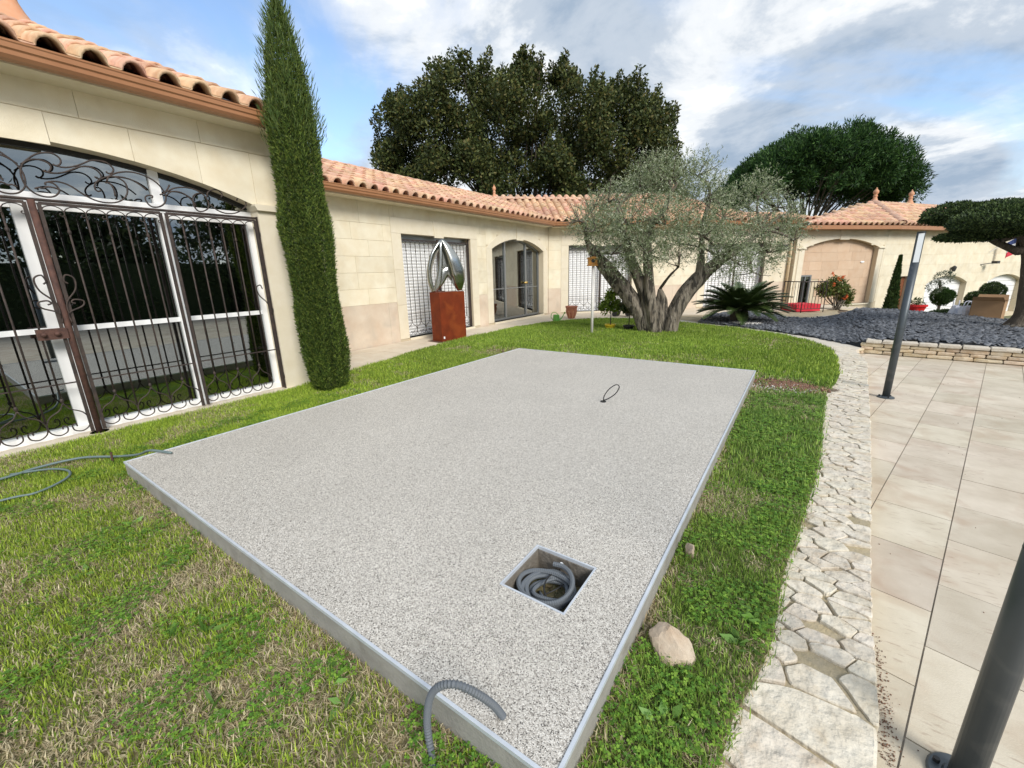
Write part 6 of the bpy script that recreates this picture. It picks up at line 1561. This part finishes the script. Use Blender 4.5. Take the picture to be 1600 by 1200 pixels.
def grass(xr, yr, n, hmin, hmax, wmin, wmax, name, label, cond=None, lie=.55):
    x = rng.uniform(*xr, n); y = rng.uniform(*yr, n); k = in_lawn(x, y)
    if cond is not None: k &= cond(x, y)
    k &= rng.random(n) > bare(x, y)*.96
    x, y = x[k], y[k]; n = len(x); dr_ = dryness(x, y); isdry = rng.random(n) < dr_*.85
    th = rng.uniform(0, 2*PI, n); h = rng.uniform(hmin, hmax, n)*(.75+.6*fbm(x*2.3, y*2.3, 2, 2)); le = np.abs(rng.normal(.35, lie*.5, n)); le = np.where(isdry, le+.65, le)
    w_ = rng.uniform(wmin, wmax, n)
    dirx, diry = np.cos(th), np.sin(th); sx, sy__ = -diry*w_/2, dirx*w_/2
    L_ = h
    p0 = np.stack([x, y, np.zeros(n)+.015], 1); ca, sa = np.cos(le*.6), np.sin(le*.6); cb_, sb_ = np.cos(np.minimum(le*1.5, 1.45)), np.sin(np.minimum(le*1.5, 1.45))
    p1 = p0+np.stack([dirx*sa, diry*sa, ca], 1)*(L_*.5)[:, None]; p2 = p1+np.stack([dirx*sb_, diry*sb_, cb_], 1)*(L_*.5)[:, None]
    s = np.stack([sx, sy__, np.zeros(n)], 1)
    V = np.stack([p0-s, p0+s, p1+s*.8, p1-s*.8, p2], 1).reshape(-1, 3); o_ = np.arange(n)*5
    F = np.stack([np.stack([o_, o_+1, o_+2], 1), np.stack([o_, o_+2, o_+3], 1), np.stack([o_+3, o_+2, o_+4], 1)], 1).reshape(-1, 3)
    gcol = palette(n, [(.17, .27, .030), (.24, .35, .040), (.32, .42, .065), (.11, .19, .025)]); dcol = palette(n, [(.52, .44, .27), (.62, .54, .35), (.38, .30, .18)])
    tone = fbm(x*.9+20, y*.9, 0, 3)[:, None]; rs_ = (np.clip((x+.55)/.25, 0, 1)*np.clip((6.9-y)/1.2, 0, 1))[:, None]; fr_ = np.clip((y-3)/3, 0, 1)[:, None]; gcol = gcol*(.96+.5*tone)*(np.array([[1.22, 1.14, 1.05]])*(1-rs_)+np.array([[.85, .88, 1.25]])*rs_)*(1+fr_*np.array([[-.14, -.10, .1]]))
    C = np.where(isdry[:, None], dcol, gcol); C = np.repeat(C, 5, axis=0)
    g_ = np_mesh(name, V, F, 'grassblade', colors=C, kind='stuff'); g_['label'] = label; g_['category'] = 'grass'
wedge = lambda x, y: (y > -.1*x-.6)
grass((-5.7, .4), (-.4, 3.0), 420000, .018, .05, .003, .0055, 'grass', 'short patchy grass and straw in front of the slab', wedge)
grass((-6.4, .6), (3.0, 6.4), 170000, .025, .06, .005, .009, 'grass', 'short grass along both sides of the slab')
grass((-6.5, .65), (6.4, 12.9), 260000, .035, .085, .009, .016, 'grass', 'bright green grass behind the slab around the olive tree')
# clover and broad leaves
def clover(xr, yr, n, s0, s1, cond, name, label):
    x = rng.uniform(*xr, n); y = rng.uniform(*yr, n); k = in_lawn(x, y) & cond(x, y) & (rng.random(n) > bare(x, y)); x, y = x[k], y[k]; n = len(x)
    s = rng.uniform(s0, s1, n); z = rng.uniform(.028, .06, n); th = rng.uniform(0, 2*PI, n); Vs, Fs, Cs = [], [], []
    col = palette(n, [(.10, .22, .03), (.15, .30, .035), (.23, .38, .05)])
    for q in range(3):
        a = th+q*2.094; d_ = np.stack([np.cos(a), np.sin(a), rng.uniform(-.15, .35, n)], 1); sd = np.stack([-np.sin(a), np.cos(a), rng.uniform(-.2, .2, n)], 1); c = np.stack([x, y, z], 1); S = s[:, None]
        P_ = np.stack([c, c+d_*S*.45+sd*S*.42, c+d_*S*.95+sd*S*.32, c+d_*S*.88, c+d_*S*.95-sd*S*.32, c+d_*S*.45-sd*S*.42], 1)
        Vs.append(P_.reshape(-1, 3)); Cs.append(np.repeat(col, 6, axis=0)); Fs.append(np.arange(6*n).reshape(n, 6)+q*6*n)
    V = np.concatenate(Vs); F = np.concatenate(Fs); g_ = np_mesh(name, V, F, 'grassblade', colors=np.concatenate(Cs), kind='stuff'); g_['label'] = label; g_['category'] = 'clover'
clover((-5, .3), (-.3, 3.2), 95000, .006, .0125, lambda x, y: (fbm(x*5.2+40, y*5.2+7, 0, 4)+rng.normal(0, .045, len(x)) > np.where(x > -.38, .50, .585)) & wedge(x, y), 'clover', 'clover patches in the lawn nearest the camera')
clover((-.4, .6), (3.0, 7.0), 9000, .010, .018, lambda x, y: fbm(x*4.6+40, y*4.6+7, 0, 3)+rng.normal(0, .05, len(x)) > .50, 'clover', 'clover between the slab and the crazy paving')
# broad leaved weeds
wp = []
for (x_, y_, n_, s_) in [(-1.95, .42, 6, .055), (-2.05, .35, 5, .05), (-1.28, .60, 6, .05), (-1.15, .55, 5, .045), (-.02, 1.62, 9, .045), (.02, 1.78, 8, .045), (-.2, 1.15, 6, .04), (-2.6, .55, 5, .045), (-1.55, .30, 5, .05), (-.75, .52, 7, .035), (-3.3, .55, 5, .04), (-2.9, .25, 5, .05), (-.05, 2.6, 7, .04)]:
    for k in range(n_): wp.append((x_+random.uniform(-.03, .03), y_+random.uniform(-.03, .03), .03, random.uniform(.7, 1.2)*s_))
wp = np.array(wp); n = len(wp); th = rng.uniform(0, 2*PI, n); d_ = np.stack([np.cos(th), np.sin(th), rng.uniform(.1, .7, n)], 1); V, F, C = leaves(wp[:, :3], wp[:, 3]*1.5, wp[:, 3]*.7, palette(n, [(.14, .27, .05), (.18, .33, .08)]), d_, .95)
g_ = np_mesh('weeds', V, F, 'grassblade', colors=C, kind='stuff'); g_['label'] = 'broad leaved weeds scattered in the front lawn'; g_['category'] = 'weeds'
# bare soil patch and crumbs
bs = []
for k in range(28): a = 2*PI*k/28; q = 1+.25*math.sin(a*3+1)+.12*math.sin(a*7); bs.append((.0+.40*q*math.cos(a), 6.2+.27*q*math.sin(a)))
bs = [p for p in bs]
sp_o = MB().add([(p[0], p[1], .022) for p in bs], [tuple(range(28))]).build('bare_soil', 'soil'); struct(sp_o)
def crumbs(x, y, z, s0, s1, m, name, label, cat):
    n = len(x); R = rotm(n); b6 = np.array([(1, 0, 0), (-1, 0, 0), (0, 1, 0), (0, -1, 0), (0, 0, 1), (0, 0, -1)])*np.array([1.3, .9, .7]); V = (np.einsum('nij,kj->nki', R, b6)*rng.uniform(s0, s1, n)[:, None, None]+np.stack([x, y, z], 1)[:, None]).reshape(-1, 3)
    F = (np.array([(0, 2, 4), (2, 1, 4), (1, 3, 4), (3, 0, 4), (2, 0, 5), (1, 2, 5), (3, 1, 5), (0, 3, 5)])[None]+(np.arange(n)*6)[:, None, None]).reshape(-1, 3)
    o_ = np_mesh(name, V, F, m, kind='stuff'); o_['label'] = label; o_['category'] = cat
x, y = np.minimum(rng.normal(-.02, .20, 1500), .33+.1*rng.random(1500)), rng.normal(6.22, .13, 1500); crumbs(x, y, np.zeros(1500)+.027, .005, .022, 'debris', 'soil_crumbs', 'dark crumbs of dug soil by the far slab corner', 'soil')
x, y = rng.normal(-.12, .22, 260), rng.normal(6.05, .10, 260); crumbs(x, y, np.zeros(260)+.027, .005, .016, 'whitestone', 'rubble_crumbs', 'pale rubble by the far slab corner', 'rubble')
x = rng.normal(.440, .018, 420); y = rng.uniform(1.5, 2.15, 420); x = np.maximum(x, np.interp(y, [1.38, 1.58, 1.96, 2.55], [.38, .41, .43, .48])); crumbs(x, y, np.zeros(420)-.098, .0012, .004, 'debris', 'leaf_debris', 'brown debris collected along the paving edge on the patio', 'debris')
x = rng.uniform(.5, 2.8, 160); y = rng.uniform(1.3, 8, 160); crumbs(x, y, np.zeros(160)-.098, .001, .004, 'debris', 'leaf_debris', 'scattered bits of dry leaf on the patio tiles', 'debris')
# straw lying on the lawn
m_ = 16000; x = rng.uniform(-4.8, .2, m_); y = rng.uniform(-.4, 3.0, m_); k_ = in_lawn(x, y) & (rng.random(m_) < dryness(x, y)+.08); x, y = x[k_], y[k_]; n = len(x); th = rng.uniform(0, 2*PI, n)
V, F, C = leaves(np.stack([x, y, rng.uniform(.024, .045, n)], 1), rng.uniform(.02, .06, n), .0025, palette(n, [(.42, .34, .20), (.5, .43, .28), (.3, .22, .12)]), np.stack([np.cos(th), np.sin(th), rng.uniform(-.2, .3, n)], 1), .97)
g_ = np_mesh('straw', V, F, 'grassblade', colors=C, kind='stuff'); g_['label'] = 'dry straw lying on the front lawn'; g_['category'] = 'straw'
